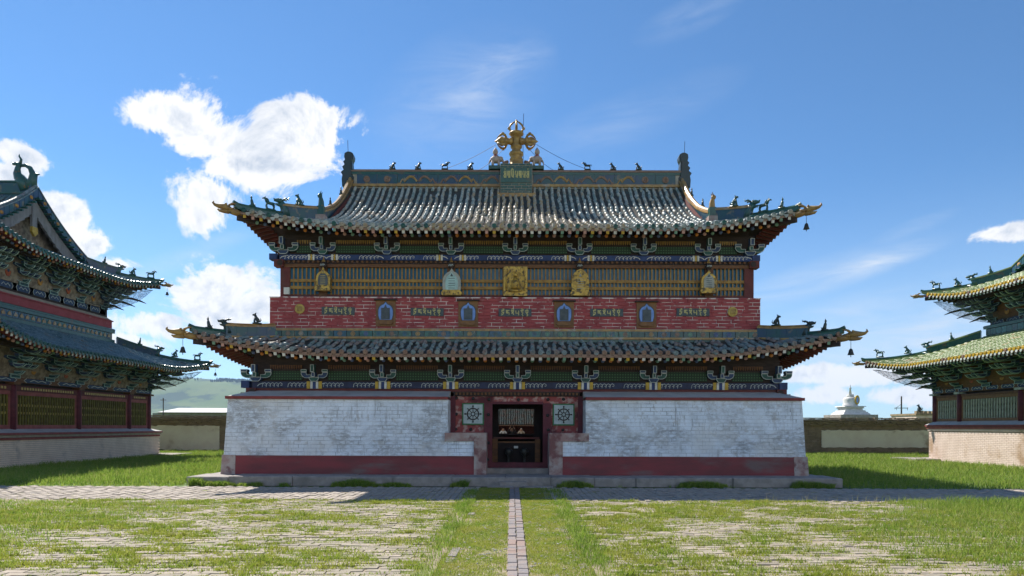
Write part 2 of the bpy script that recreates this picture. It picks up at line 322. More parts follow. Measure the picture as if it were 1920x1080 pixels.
# ------------------------------------------------------------------ object helpers
WORLD = {}
I4 = Matrix.Identity(4)
def link(o, parent=None, M=I4):
    COL.objects.link(o); o.matrix_basis = M; WORLD[o.name] = M.copy()
    if parent is not None:
        o.parent = parent; o.matrix_parent_inverse = WORLD[parent.name].inverted()
    return o
def empty(name, loc, label, cat, group=None):
    o = bpy.data.objects.new(name, None); o.empty_display_size = 0.5
    link(o, None, Matrix.Translation(loc)); return tag(o, label, cat, group)
def tag(o, label=None, cat=None, group=None, kind=None):
    if label: o['label'] = label
    if cat: o['category'] = cat
    if group: o['group'] = group
    if kind: o['kind'] = kind
    return o
def place(name, me, parent, M): return link(bpy.data.objects.new(name, me), parent, M)
T = Matrix.Translation
def RX(a): return Matrix.Rotation(a, 4, 'X')
def RY(a): return Matrix.Rotation(a, 4, 'Y')
def RZ(a): return Matrix.Rotation(a, 4, 'Z')
def S3(x, y, z): return Matrix.Diagonal((x, y, z, 1))
def axes(o, x, y, z):
    m = Matrix.Identity(4)
    for i in range(3): m[i][0] = x[i]; m[i][1] = y[i]; m[i][2] = z[i]; m[i][3] = o[i]
    return m

class MB:
    """collects geometry for one mesh"""
    def __init__(s): s.v = []; s.f = []; s.m = []; s.sm = False
    def add(s, vs, fs, mat=0):
        k = len(s.v); s.v.extend([tuple(p) for p in vs]); s.f.extend([tuple(i + k for i in f) for f in fs]); s.m.extend([mat] * len(fs))
    def box(s, x0, x1, y0, y1, z0, z1, mat=0, M=None):
        vs = [(x0,y0,z0),(x1,y0,z0),(x1,y1,z0),(x0,y1,z0),(x0,y0,z1),(x1,y0,z1),(x1,y1,z1),(x0,y1,z1)]
        if M is not None: vs = [M @ Vector(v) for v in vs]
        s.add(vs, [(0,3,2,1),(4,5,6,7),(0,1,5,4),(1,2,6,5),(2,3,7,6),(3,0,4,7)], mat)
    def hexa(s, bot, top, mat=0):
        s.add(list(bot) + list(top), [(0,3,2,1),(4,5,6,7),(0,1,5,4),(1,2,6,5),(2,3,7,6),(3,0,4,7)], mat)
    def prism(s, poly, y0, y1, mat=0, M=None):
        """polygon in xz (counter-clockwise seen from the front, -y), extruded y0..y1"""
        n = len(poly); vs = [(p[0], y0, p[1]) for p in poly] + [(p[0], y1, p[1]) for p in poly]
        if M is not None: vs = [M @ Vector(v) for v in vs]
        fs = [tuple(range(n)), tuple(range(2 * n - 1, n - 1, -1))] + [(i, i + n, (i + 1) % n + n, (i + 1) % n) for i in range(n)]
        s.add(vs, fs, mat)
    def ring(s, poly, w, y, mat=0, M=None):
        """flat outline strip inside the polygon, facing -y"""
        n = len(poly); inn = []
        for i in range(n):
            a = Vector(poly[i - 1]); b = Vector(poly[i]); c = Vector(poly[(i + 1) % n])
            d1 = (b - a).normalized(); d2 = (c - b).normalized()
            n1 = Vector((-d1.y, d1.x)); n2 = Vector((-d2.y, d2.x)); nn = n1 + n2
            L = nn.length_squared
            nn = nn * (2 / L) if L > 0.25 else n1 * 1.4
            if nn.length > 2: nn = nn.normalized() * 2
            inn.append(b + nn * w)
        vs = [(p[0], y, p[1]) for p in poly] + [(p[0], y, p[1]) for p in inn]
        if M is not None: vs = [M @ Vector(v) for v in vs]
        s.add(vs, [(i, (i + 1) % n, (i + 1) % n + n, i + n) for i in range(n)], mat)
    def ribbon(s, pts, w, y, mat=0, M=None, t=0.006):
        """thin raised stroke along a polyline in xz"""
        n = len(pts)
        P = [Vector(p) for p in pts]; L = []; Rr = []
        for i in range(n):
            d = (P[min(i + 1, n - 1)] - P[max(i - 1, 0)])
            d = d.normalized() if d.length > 1e-9 else Vector((1, 0))
            q = Vector((-d.y, d.x)) * w * 0.5; L.append(P[i] + q); Rr.append(P[i] - q)
        vs = [(p.x, y, p.y) for p in L] + [(p.x, y, p.y) for p in Rr] + [(p.x, y + t, p.y) for p in L] + [(p.x, y + t, p.y) for p in Rr]
        fs = []
        for i in range(n - 1):
            fs += [(i + n, i + 1 + n, i + 1, i), (i, i + 1, i + 1 + 2 * n, i + 2 * n), (i + 1 + n, i + n, i + 3 * n, i + 1 + 3 * n)]
        if M is not None: vs = [M @ Vector(v) for v in vs]
        s.add(vs, fs, mat)
    def tube(s, pts, rad, n=7, mat=0, M=None, flat=1.0, cap=True):
        P = [Vector(p) for p in pts]; k = len(P)
        rr = [rad] * k if isinstance(rad, (int, float)) else list(rad)
        vs = []; up = None
        for i in range(k):
            d = (P[min(i + 1, k - 1)] - P[max(i - 1, 0)]).normalized()
            if up is None:
                up = Vector((0, 1, 0)) if abs(d.y) < 0.8 else Vector((0, 0, 1))
            a = (up - d * up.dot(d)).normalized(); b = d.cross(a); up = a
            for j in range(n):
                t = 2 * math.pi * j / n
                vs.append(P[i] + a * (math.cos(t) * rr[i] * flat) + b * (math.sin(t) * rr[i]))
        fs = [(i * n + j, i * n + (j + 1) % n, (i + 1) * n + (j + 1) % n, (i + 1) * n + j) for i in range(k - 1) for j in range(n)]
        if cap: fs += [tuple(range(n - 1, -1, -1)), tuple(range((k - 1) * n, k * n))]
        if M is not None: vs = [M @ v for v in vs]
        s.add(vs, fs, mat)
    def lathe(s, prof, n=12, mat=0, M=None):
        vs = [(r * math.cos(2 * math.pi * j / n), r * math.sin(2 * math.pi * j / n), z) for (r, z) in prof for j in range(n)]
        k = len(prof)
        fs = [(i * n + j, i * n + (j + 1) % n, (i + 1) * n + (j + 1) % n, (i + 1) * n + j) for i in range(k - 1) for j in range(n)]
        fs += [tuple(range(n - 1, -1, -1)), tuple(range((k - 1) * n, k * n))]
        if M is not None: vs = [M @ Vector(v) for v in vs]
        s.add(vs, fs, mat)
    def ball(s, c, r, mat=0, n=8, sc=(1, 1, 1), M=None):
        prof = [(max(0.02, math.sin(math.pi * i / 6)) * r, -math.cos(math.pi * i / 6) * r) for i in range(7)]
        m = T(c) @ S3(*sc)
        s.lathe(prof, n, mat, m if M is None else M @ m)
    def sweep(s, pts, w, h, mat=0, z=0.0):
        """box section along a path, upright"""
        P = [Vector(p) for p in pts]; k = len(P); vs = []
        for i in range(k):
            d = P[min(i + 1, k - 1)] - P[max(i - 1, 0)]; d.z = 0
            q = Vector((-d.y, d.x, 0)); q = q.normalized() * w * 0.5 if q.length > 1e-9 else Vector((w / 2, 0, 0))
            for (sg, zz) in ((1, z), (-1, z), (-1, z + h), (1, z + h)): vs.append(P[i] + q * sg + Vector((0, 0, zz)))
        fs = [(i * 4 + j, i * 4 + (j + 1) % 4, i * 4 + 4 + (j + 1) % 4, i * 4 + 4 + j) for i in range(k - 1) for j in range(4)]
        fs += [(3, 2, 1, 0), (k * 4 - 4, k * 4 - 3, k * 4 - 2, k * 4 - 1)]
        s.add(vs, fs, mat)
    def mesh(s, mats, smooth=False, name='mesh'):
        me = bpy.data.meshes.new(name); me.from_pydata(s.v, [], s.f)
        for m in (mats if isinstance(mats, (list, tuple)) else [mats]): me.materials.append(M_(m))
        if any(s.m): me.polygons.foreach_set('material_index', s.m)
        if smooth or s.sm: me.polygons.foreach_set('use_smooth', [True] * len(s.f))
        me.update(); return me
    def obj(s, name, mats, parent=None, M=I4, smooth=False):
        return place(name, s.mesh(mats, smooth, name), parent, M)

SMOOTH = {}
def bulk(name, base, mats, matrices, parent=None, kind='stuff'):
    """many copies of a small base mesh (MB) joined into one object"""
    bv = np.array(base.v); n = len(bv); k = len(matrices)
    A = np.array([[list(r) for r in m] for m in matrices])
    V = np.einsum('kij,nj->kni', A[:, :3, :3], bv) + A[:, None, :3, 3]
    me = bpy.data.meshes.new(name)
    nl = sum(len(f) for f in base.f); nf = len(base.f)
    me.vertices.add(n * k); me.vertices.foreach_set('co', V.reshape(-1))
    fl = np.array([i for f in base.f for i in f]); st = np.cumsum([0] + [len(f) for f in base.f])[:-1]
    me.loops.add(nl * k); me.loops.foreach_set('vertex_index', (fl[None] + (np.arange(k) * n)[:, None]).reshape(-1).astype(np.int32))
    me.polygons.add(nf * k); me.polygons.foreach_set('loop_start', (st[None] + (np.arange(k) * nl)[:, None]).reshape(-1).astype(np.int32))
    for m in (mats if isinstance(mats, (list, tuple)) else [mats]): me.materials.append(M_(m))
    if any(base.m): me.polygons.foreach_set('material_index', np.tile(np.array(base.m), k).astype(np.int32))
    me.polygons.foreach_set('use_smooth', [base is SMOOTH.get('tile')] * (nf * k))
    me.update(calc_edges=True); me.validate()
    o = place(name, me, parent, I4); tag(o, kind=kind); return o

def X_(px, Y, xc=0.0): return (px - 960) / FPX * Y - xc
def Z_(py, px, Y): return CAMZ + (HZ - (py + (px - 960) * ROLL)) / FPX * Y
def cl(v): return max(0.0, min(1.0, v))

def vnoise(x, y, scale, seed=0, octaves=4):
    """value noise on numpy arrays, about 0..1"""
    out = np.zeros_like(x); amp = 0.5; tot = 0
    for o in range(octaves):
        X, Y = x * scale + 100.3, y * scale + 57.9
        xi, yi = np.floor(X).astype(np.int64), np.floor(Y).astype(np.int64); fx, fy = X - xi, Y - yi
        fx = fx * fx * (3 - 2 * fx); fy = fy * fy * (3 - 2 * fy)
        def h(a, b):
            q = (a * 374761393 + b * 668265263 + (seed + o) * 982451653) & 0x7fffffff
            q = ((q ^ (q >> 13)) * 1274126177) & 0x7fffffff
            return ((q ^ (q >> 16)) & 0xffff) / 65535.0
        out += amp * ((h(xi, yi) * (1 - fx) + h(xi + 1, yi) * fx) * (1 - fy) + (h(xi, yi + 1) * (1 - fx) + h(xi + 1, yi + 1) * fx) * fy)
        tot += amp; amp *= 0.5; scale *= 2.0
    return out / tot

# ------------------------------------------------------------------ small shared meshes
def half_tile():
    b = MB(); r, n = 0.066, 6; L = 1.0
    for (y, k, lift) in ((0.0, 1.0, 0.0), (L, 0.90, -0.012)):
        for j in range(n + 1):
            t = math.pi * j / n
            b.v.append((math.cos(t) * r * k, y, math.sin(t) * r * k * 1.1 + lift))
    b.f = [(j, j + 1, n + 2 + j, n + 1 + j) for j in range(n)] + [tuple(range(n, -1, -1))]; b.m = [0] * len(b.f)
    return b
TILE = half_tile(); SMOOTH['tile'] = TILE
def disc_tile():
    b = MB(); n = 10; r = 0.078
    def rg(y, q): b.v.extend([(math.cos(2*math.pi*j/n)*q, y, math.sin(2*math.pi*j/n)*q + 0.03) for j in range(n)])
    rg(0.06, r); rg(-0.02, r); rg(-0.02, r*0.72); rg(-0.008, r*0.66); b.v.append((0, -0.03, 0.03))
    for k in range(3): b.f += [(k*n+j, k*n+(j+1)%n, (k+1)*n+(j+1)%n, (k+1)*n+j) for j in range(n)]
    b.f += [(3*n+j, 3*n+(j+1)%n, 4*n) for j in range(n)]; b.m = [0]*len(b.f); return b
DISC = disc_tile()
def drip_tile():
    b = MB(); b.prism([(-0.085,0.02),(-0.06,-0.05),(0,-0.105),(0.06,-0.05),(0.085,0.02)], -0.012, 0.02)
    return b
DRIP = drip_tile()
def rafter(end_round=False):
    b = MB()
    if end_round:
        b.lathe([(0.058, 1.0), (0.058, 0.0)], 9, 0, axes((0,0,0),(1,0,0),(0,0,-1),(0,1,0)))
        b.f = b.f[:-2]; b.m = b.m[:-2]
        prof = [(0.060, 0.035), (0.062, 0.0), (0.050, -0.030), (0.026, -0.046), (0.004, -0.050)]
        b.lathe(prof[::-1], 9, 1, axes((0,0,0),(1,0,0),(0,0,-1),(0,1,0)))
    else:
        b.box(-0.043,0.043,0.012,1.0,-0.043,0.043,0); b.box(-0.049,0.049,-0.008,0.012,-0.049,0.049,1)
    return b
RAFT_COL = ['paint_white','paint_yellow','paint_rafter_green','paint_white','paint_pink']
BALL_COL = ['paint_orange','paint_pink','paint_rafter_green','paint_rafter_blue']
RAFT = [rafter(False).mesh(['wood_red', c], name='rafter') for c in RAFT_COL]
BALLS = [rafter(True).mesh(['wood_dark', c], True, name='round_rafter') for c in BALL_COL]
RAFT_W = [rafter(False).mesh(['wood_dark', c], name='rafter') for c in ('paint_white','paint_rafter_green')]
TILE_ME = {}; DISC_ME = {}; DRIP_ME = {}
def shared(cache, base, mat, name, smooth=False):
    if mat not in cache: cache[mat] = base.mesh(mat, smooth, name)
    return cache[mat]

class Slope:
    """one roof slope in local facade coordinates: x along the eave, y inward, z up"""
    def __init__(s, M, he, y0, z0, run, prof, up, fl, dg=None, A=4.5, B=3.5):
        s.M, s.he, s.y0, s.z0, s.run, s.prof, s.up, s.fl, s.dg, s.A, s.B = M, he, y0, z0, run, prof, up, fl, dg, A, B
    def lim(s, x):
        a = s.he - abs(x)
        if s.dg is not None and a >= s.dg: return s.run
        return max(0.0, min(s.run, a))
    def loc(s, x, d, dz=0.0):
        a = s.he - abs(x); sg = 1 if x >= 0 else -1
        k = cl(1 - a / s.A) ** 2 * cl(1 - d / s.B); kt = cl(1 - d / s.A) ** 2 * cl(1 - a / s.B)
        return Vector((x + sg * s.fl * kt, s.y0 + d - s.fl * k, s.z0 + s.prof(d) + s.up * k + dz))
    def w(s, x, d, dz=0.0): return s.M @ s.loc(x, d, dz)
    def frame(s, x, d0, d1, dz, ylen=None):
        p, q = s.loc(x, d0, dz), s.loc(x, d1, dz); y = (q - p); L = y.length; y.normalize()
        xx = (Vector((1, 0, 0)) - y * y.x).normalized(); z = xx.cross(y)
        return s.M @ axes(p, xx, y * (L if ylen is None else ylen), z)
    def deck(s, mb, nx=90, ny=12, soffit=1.2):
        xs = [-s.he + 2 * s.he * i / nx for i in range(nx + 1)]
        for (dz, cap, mat) in ((-0.02, None, 0), (-0.13, soffit, 1)):
            k = len(mb.v)
            for x in xs:
                L = s.lim(x)
                if cap: L = min(L, cap)
                for j in range(ny + 1): mb.v.append(tuple(s.w(x, L * j / ny, dz)))
            for i in range(nx):
                for j in range(ny):
                    a = k + i * (ny + 1) + j; b = a + ny + 1
                    mb.f.append((a, b, b + 1, a + 1) if mat == 0 else (a, a + 1, b + 1, b)); mb.m.append(mat)
        # eave board
        for i in range(nx):
            a, b = xs[i], xs[i + 1]
            mb.add([s.w(a,0.0,-0.135), s.w(b,0.0,-0.135), s.w(b,0.0,-0.06), s.w(a,0.0,-0.06), s.w(a,0.06,-0.135), s.w(b,0.06,-0.135)], [(0,1,2,3),(0,4,5,1)], 2)
    def tiles(s, par, mat, sp=0.25, tl=0.31, solo=300, rng=None, prefer=None, jit=0.012):
        """cover tiles: rows of half-round tiles up the slope"""
        mats = []; n = int((s.he - 0.12) / sp)
        for k in range(-n, n + 1):
            x = k * sp
            if rng and not (rng[0] <= x <= rng[1]): continue
            L = s.lim(x) - 0.05; m = max(1, int(L / tl))
            if L < 0.15: continue
            xw = random.gauss(0, 0.012)
            for i in range(m):
                d0, d1 = L * i / m, L * (i + 1) / m
                f = s.frame(x + xw + random.gauss(0, jit * 0.5), d0, d1 + 0.03, random.gauss(0, jit * 0.3))
                k_ = random.gauss(1, 0.05); f = f @ RZ(random.gauss(0, jit * 2)) @ S3(k_, 1, k_)
                if random.random() < 0.008: continue
                mats.append((prefer(x, d0) if prefer else 0, f))
        mats.sort(key=lambda t: t[0])
        me = shared(TILE_ME, TILE, mat, 'cover_tile', True)
        for (_, f) in mats[:solo]: place('cover_tile', me, par, f)
        if len(mats) > solo: bulk('cover_tile_rows', TILE, mat, [f for (_, f) in mats[solo:]], par)
    def eave(s, par, dmat, pmat, sp=0.25, rng=None, balls=True, raft=True, col=0, rlen=0.55, blen=0.75, dmat_fn=None):
        n = int((s.he - 0.10) / sp)
        for k in range(-n, n + 1):
            x = k * sp
            if rng and not (rng[0] <= x <= rng[1]): continue
            dm = dmat_fn(x) if dmat_fn else dmat
            f = s.M @ T(s.loc(x, -0.03, 0.0)) @ RY(random.gauss(0, 0.05)) @ RX(random.gauss(0, 0.05))
            place('eave_tile', shared(DISC_ME, DISC, dm, 'eave_tile'), par, f)
            if s.lim(x + sp / 2) > 0.02 and abs(x + sp / 2) < s.he - 0.05:
                place('drip_tile', shared(DRIP_ME, DRIP, pmat, 'drip_tile'), par, s.M @ T(s.loc(x + sp / 2, -0.02, -0.045)) @ RY(random.gauss(0, 0.06)))
            i = (k + 1000)
            if raft:
                me = (RAFT if col == 0 else RAFT_W)[(i * 7 // 3) % (5 if col == 0 else 2)]
                L = min(rlen, max(0.2, s.he - abs(x) + 0.1))
                place('rafter', me, par, s.frame(x, 0.03, 0.03 + L, -0.187))
            if balls and s.he - abs(x) > 0.35:
                L = min(blen, max(0.2, s.he - abs(x) - 0.2))
                place('round_rafter', BALLS[i % 4], par, s.frame(x, 0.33, 0.33 + L, -0.315))
    def hip(s, side, d0, d1, n=10, dz=0.0):
        return [s.w(side * (s.he - (d0 + (d1 - d0) * i / n)), d0 + (d1 - d0) * i / n, dz) for i in range(n + 1)]

# ------------------------------------------------------------------ carved ornaments (local: facing -x is the front of the beast, z up)
def dragon_head(ochre='dragon_ochre'):
    b = MB(); b.sm = True
    b.tube([(0.55,0,-0.10),(0.25,0,-0.06),(0.02,0,0.0)], [0.13,0.14,0.15], 8, 0)
    b.tube([(0.05,0,0.03),(-0.16,0,0.07),(-0.36,0,0.06),(-0.50,0,0.08),(-0.58,0,0.15),(-0.55,0,0.23)], [0.14,0.125,0.09,0.06,0.045,0.02], 8, 0)
    b.tube([(0.03,0,-0.08),(-0.18,0,-0.11),(-0.33,0,-0.115),(-0.42,0,-0.07)], [0.11,0.08,0.055,0.015], 8, 0)
    for sg in (-1, 1):
        b.ball((-0.10, sg*0.10, 0.17), 0.05, 0, 7)
        b.tube([(0.02,sg*0.08,0.14),(0.14,sg*0.10,0.24),(0.26,sg*0.10,0.25),(0.32,sg*0.09,0.31)], [0.045,0.04,0.028,0.008], 6, 0)
        b.tube([(0.0,sg*0.13,-0.02),(0.12,sg*0.17,0.02),(0.22,sg*0.16,0.08)], [0.05,0.035,0.01], 5, 0)
    for i in range(4): b.tube([(-0.14-0.07*i,0.04,0.01),(-0.14-0.07*i,0.04,-0.06)], [0.016,0.004], 4, 1)
    return b.mesh([ochre,'paint_white'], True, 'dragon_head')
DRAGON = dragon_head()
def sitting_beast(mat):
    b = MB()
    b.tube([(0.07,0,0.05),(0.04,0,0.12),(-0.03,0,0.22),(-0.05,0,0.29)], [0.07,0.075,0.055,0.045], 7)
    b.tube([(-0.04,0,0.30),(-0.10,0,0.30),(-0.15,0,0.285)], [0.055,0.045,0.03], 6)
    for sg in (-1, 1):
        b.tube([(-0.05,sg*0.035,0.20),(-0.08,sg*0.04,0.10),(-0.08,sg*0.04,0.0)], [0.028,0.02,0.024], 5)
        b.tube([(0.06,sg*0.06,0.07),(0.0,sg*0.07,0.02),(-0.02,sg*0.07,0.0)], [0.04,0.03,0.02], 5)
        b.tube([(-0.04,sg*0.03,0.34),(-0.03,sg*0.035,0.39)], [0.016,0.004], 4)
    b.tube([(0.12,0,0.05),(0.17,0,0.12),(0.14,0,0.20)], [0.025,0.02,0.006], 5)
    b.box(-0.13,0.17,-0.07,0.07,-0.04,0.015)
    return b.mesh(mat, True, 'ridge_figure')
def standing_horse(mat):
    b = MB()
    b.tube([(0.12,0,0.20),(0.0,0,0.20),(-0.10,0,0.215)], [0.06,0.055,0.06], 7)
    b.tube([(-0.10,0,0.22),(-0.15,0,0.31),(-0.18,0,0.345)], [0.05,0.038,0.034], 6)
    b.tube([(-0.17,0,0.35),(-0.26,0,0.31)], [0.036,0.02], 6)
    b.tube([(-0.12,0,0.36),(-0.06,0,0.31),(-0.02,0,0.25)], [0.02,0.025,0.01], 5)
    b.tube([(0.13,0,0.22),(0.20,0,0.24),(0.23,0,0.16)], [0.025,0.025,0.008], 5)
    for sg in (-1, 1):
        b.tube([(-0.09,sg*0.035,0.2),(-0.12,sg*0.04,0.1),(-0.10,sg*0.04,0.0)], [0.03,0.018,0.02], 5)
        b.tube([(0.12,sg*0.035,0.2),(0.15,sg*0.04,0.1),(0.13,sg*0.04,0.0)], [0.035,0.02,0.02], 5)
        b.tube([(-0.16,sg*0.02,0.37),(-0.155,sg*0.025,0.41)], [0.014,0.003], 4)
    b.box(-0.14,0.18,-0.07,0.07,-0.04,0.012)
    return b.mesh(mat, True, 'ridge_figure')
def rider_figure(mat):
    b = MB()
    b.tube([(0.05,0,0.0),(0.02,0,0.1),(0.0,0,0.2),(-0.005,0,0.26)], [0.085,0.06,0.05,0.025], 7)
    b.ball((-0.01,0,0.30), 0.04, 0, 7); b.tube([(-0.01,0,0.33),(0.0,0,0.39)], [0.022,0.004], 5)
    b.tube([(0.10,0,0.03),(0.15,0,0.10)], [0.03,0.006], 5); b.box(-0.1,0.13,-0.07,0.07,-0.04,0.012)
    return b.mesh(mat, True, 'ridge_figure')
def beast_head(mat):
    """the large horned head that closes the hip ridge"""
    b = MB()
    b.tube([(0.16,0,-0.05),(0.13,0,0.15),(0.05,0,0.30),(-0.04,0,0.40)], [0.17,0.15,0.13,0.12], 8)
    b.tube([(0.0,0,0.42),(-0.14,0,0.46),(-0.26,0,0.44),(-0.30,0,0.50)], [0.11,0.085,0.05,0.015], 7)
    b.tube([(-0.02,0,0.31),(-0.15,0,0.30),(-0.22,0,0.33)], [0.08,0.05,0.012], 6)
    for sg in (-1, 1):
        b.tube([(0.02,sg*0.07,0.48),(0.12,sg*0.09,0.56),(0.22,sg*0.09,0.54),(0.25,sg*0.08,0.63)], [0.04,0.035,0.028,0.008], 5)
        b.ball((-0.07,sg*0.085,0.50), 0.035, 0, 6)
    b.tube([(0.22,0,0.10),(0.30,0,0.22),(0.26,0,0.34)], [0.08,0.06,0.01], 6)
    b.box(-0.20,0.28,-0.12,0.12,-0.12,-0.02)
    return b.mesh(mat, True, 'beast_head')
FIG = {k: [sitting_beast(k), standing_horse(k), rider_figure(k)] for k in ('figure_dark', 'figure_teal')}
HEAD = {k: beast_head(k) for k in ('figure_dark', 'figure_teal')}
def bell_mesh():
    b = MB(); b.lathe([(0.10,0.0),(0.085,0.03),(0.065,0.10),(0.055,0.15),(0.03,0.185),(0.008,0.2)], 9)
    b.tube([(0,0,0.2),(0,0,0.42)], 0.008, 4); b.tube([(0,0,0.0),(0,0,-0.07)], 0.012, 4)
    return b.mesh('bell_bronze', True, 'bell')
BELL = bell_mesh()

def hip_ridge(par, sl, side, d1, hgt, mats, beasts, fig='figure_dark', hs=0.95, ds=0.80, wdt=0.20, head_d=None, dragon=True, bell=True, d0=0.05):
    """ridge over the corner: glazed blocks outside the beast head, lower roll towards the tip"""
    hd = head_d if head_d is not None else d1 * 0.55
    lo = sl.hip(side, d0, hd, 8); up_ = sl.hip(side, hd, d1, 10)
    dirv = (lo[0] - lo[-1]); dirv.z = 0; dirv.normalize()
    tip = lo[0] + dirv * 0.12 + Vector((0, 0, 0.06))
    b = MB(); b.sweep([tip] + lo, wdt * 0.85, 0.13, 0, -0.02); b.tube([p + Vector((0, 0, 0.15)) for p in [tip + dirv * 0.05] + lo], 0.06, 7, 1)
    b.obj('hip_ridge', [mats[0], mats[1]], par)
    n = len(up_)
    for i in range(0, n - 1, 2):
        b = MB(); seg = [up_[i] + (up_[min(i + 1, n - 1)] - up_[i]) * 0.03, up_[i + 1], up_[min(i + 2, n - 1)]]
        b.sweep(seg, wdt, hgt, 0, -0.02); b.obj('ridge_block', mats[2], par)
    b = MB(); b.sweep(up_, wdt * 1.25, 0.05, 0, hgt - 0.02); b.sweep(up_, wdt * 1.2, 0.06, 0, -0.05)
    b.tube([p + Vector((0, 0, hgt + 0.05)) for p in up_], 0.055, 6, 0); b.obj('ridge_capping', mats[3], par)
    ang = math.atan2(-dirv.y, -dirv.x)
    def put(me, p, z, s=1.0, turn=0.0, name='ridge_figure'):
        return place(name, me, par, T(p + Vector((0, 0, z))) @ RZ(ang + turn) @ S3(s, s, s))
    p = up_[0]
    put(HEAD[fig], p, 0.12, hs, 0, 'beast_head')
    for (t, kind, s) in beasts:
        if t < 0:      # on the outer, lower part
            q = lo[0] + (lo[-1] - lo[0]) * (-t); put(FIG[fig][kind], q, 0.20, s)
        else:
            i = t * (n - 1); k = min(int(i), n - 2); q = up_[k] + (up_[k + 1] - up_[k]) * (i - k); put(FIG[fig][kind], q, hgt + 0.12, s)
    # corner beam with the carved head, and the wind bell
    b = MB(); under = sl.hip(side, 0.1, min(1.6, sl.he), 6, -0.26); b.sweep([under[0] + dirv * 0.1] + under, 0.15, 0.17, 0, -0.10); b.obj('corner_beam', 'wood_dark', par)
    if dragon:
        place('dragon_head', DRAGON, par, T(tip + dirv * 0.22 + Vector((0, 0, -0.14))) @ RZ(ang) @ RY(R(-2)) @ S3(ds, ds, ds))
    if bell:
        place('bell', BELL, par, T(tip + dirv * 0.22 + Vector((0, 0, -0.72))))
    return tip

def net_under(par, pts):
    """loose bird netting slung under a corner; rows of points from the eave to the wall"""
    b = MB(); r = len(pts); n = len(pts[0])
    for row in pts: b.v.extend([tuple(p) for p in row])
    b.f = [(i*n+j, i*n+j+1, (i+1)*n+j+1, (i+1)*n+j) for i in range(r-1) for j in range(n-1)]; b.m = [0]*len(b.f)
    o = b.obj('bird_net', 'netting', par, smooth=True)
    e = MB()
    for row in (pts[0], pts[-1]): e.tube(row, 0.012, 4)
    e.obj('net_cord', 'wire', par)

# ------------------------------------------------------------------ brackets
def bracket_parts(col_a, col_b):
    """simple bracket of the middle temple: boat shaped arms, block and projecting nose; front at y = 0"""
    m = MB(); o = MB()
    def pc(poly, y, col):
        m.prism(poly, y, y + 0.22, col); o.ring(poly, 0.017, y - 0.004)
    boat = [(-0.17,0.10),(-0.15,0.02),(-0.09,-0.05),(0.09,-0.05),(0.15,0.02),(0.17,0.10)]
    pc([(x, z) for (x, z) in boat], -0.06, 1)
    armL = [(-0.44,0.27),(-0.44,0.20),(-0.40,0.12),(-0.31,0.07),(-0.12,0.07),(-0.12,0.19),(-0.25,0.19),(-0.27,0.27)]
    pc(armL, 0.0, 0); pc([(-x, z) for (x, z) in armL[::-1]], 0.0, 0)
    pc([(-0.44,0.275),(-0.25,0.275),(-0.25,0.36),(-0.44,0.36)][0:4], -0.02, 1)
    pc([(0.25,0.275),(0.44,0.275),(0.44,0.36),(0.25,0.36)], -0.02, 1)
    pc([(-0.055,0.10),(0.055,0.10),(0.055,0.25),(-0.055,0.25)], -0.16, 0)
    pc([(-0.06,0.255),(0.06,0.255),(0.06,0.50),(-0.06,0.50)], -0.26, 1)
    return m.mesh([col_a, col_b], False, 'bracket'), o.mesh('paint_pale', False, 'bracket_outline')
BRK = [bracket_parts('paint_bracket_green', 'paint_bracket_blue'), bracket_parts('paint_bracket_blue', 'paint_bracket_green')]

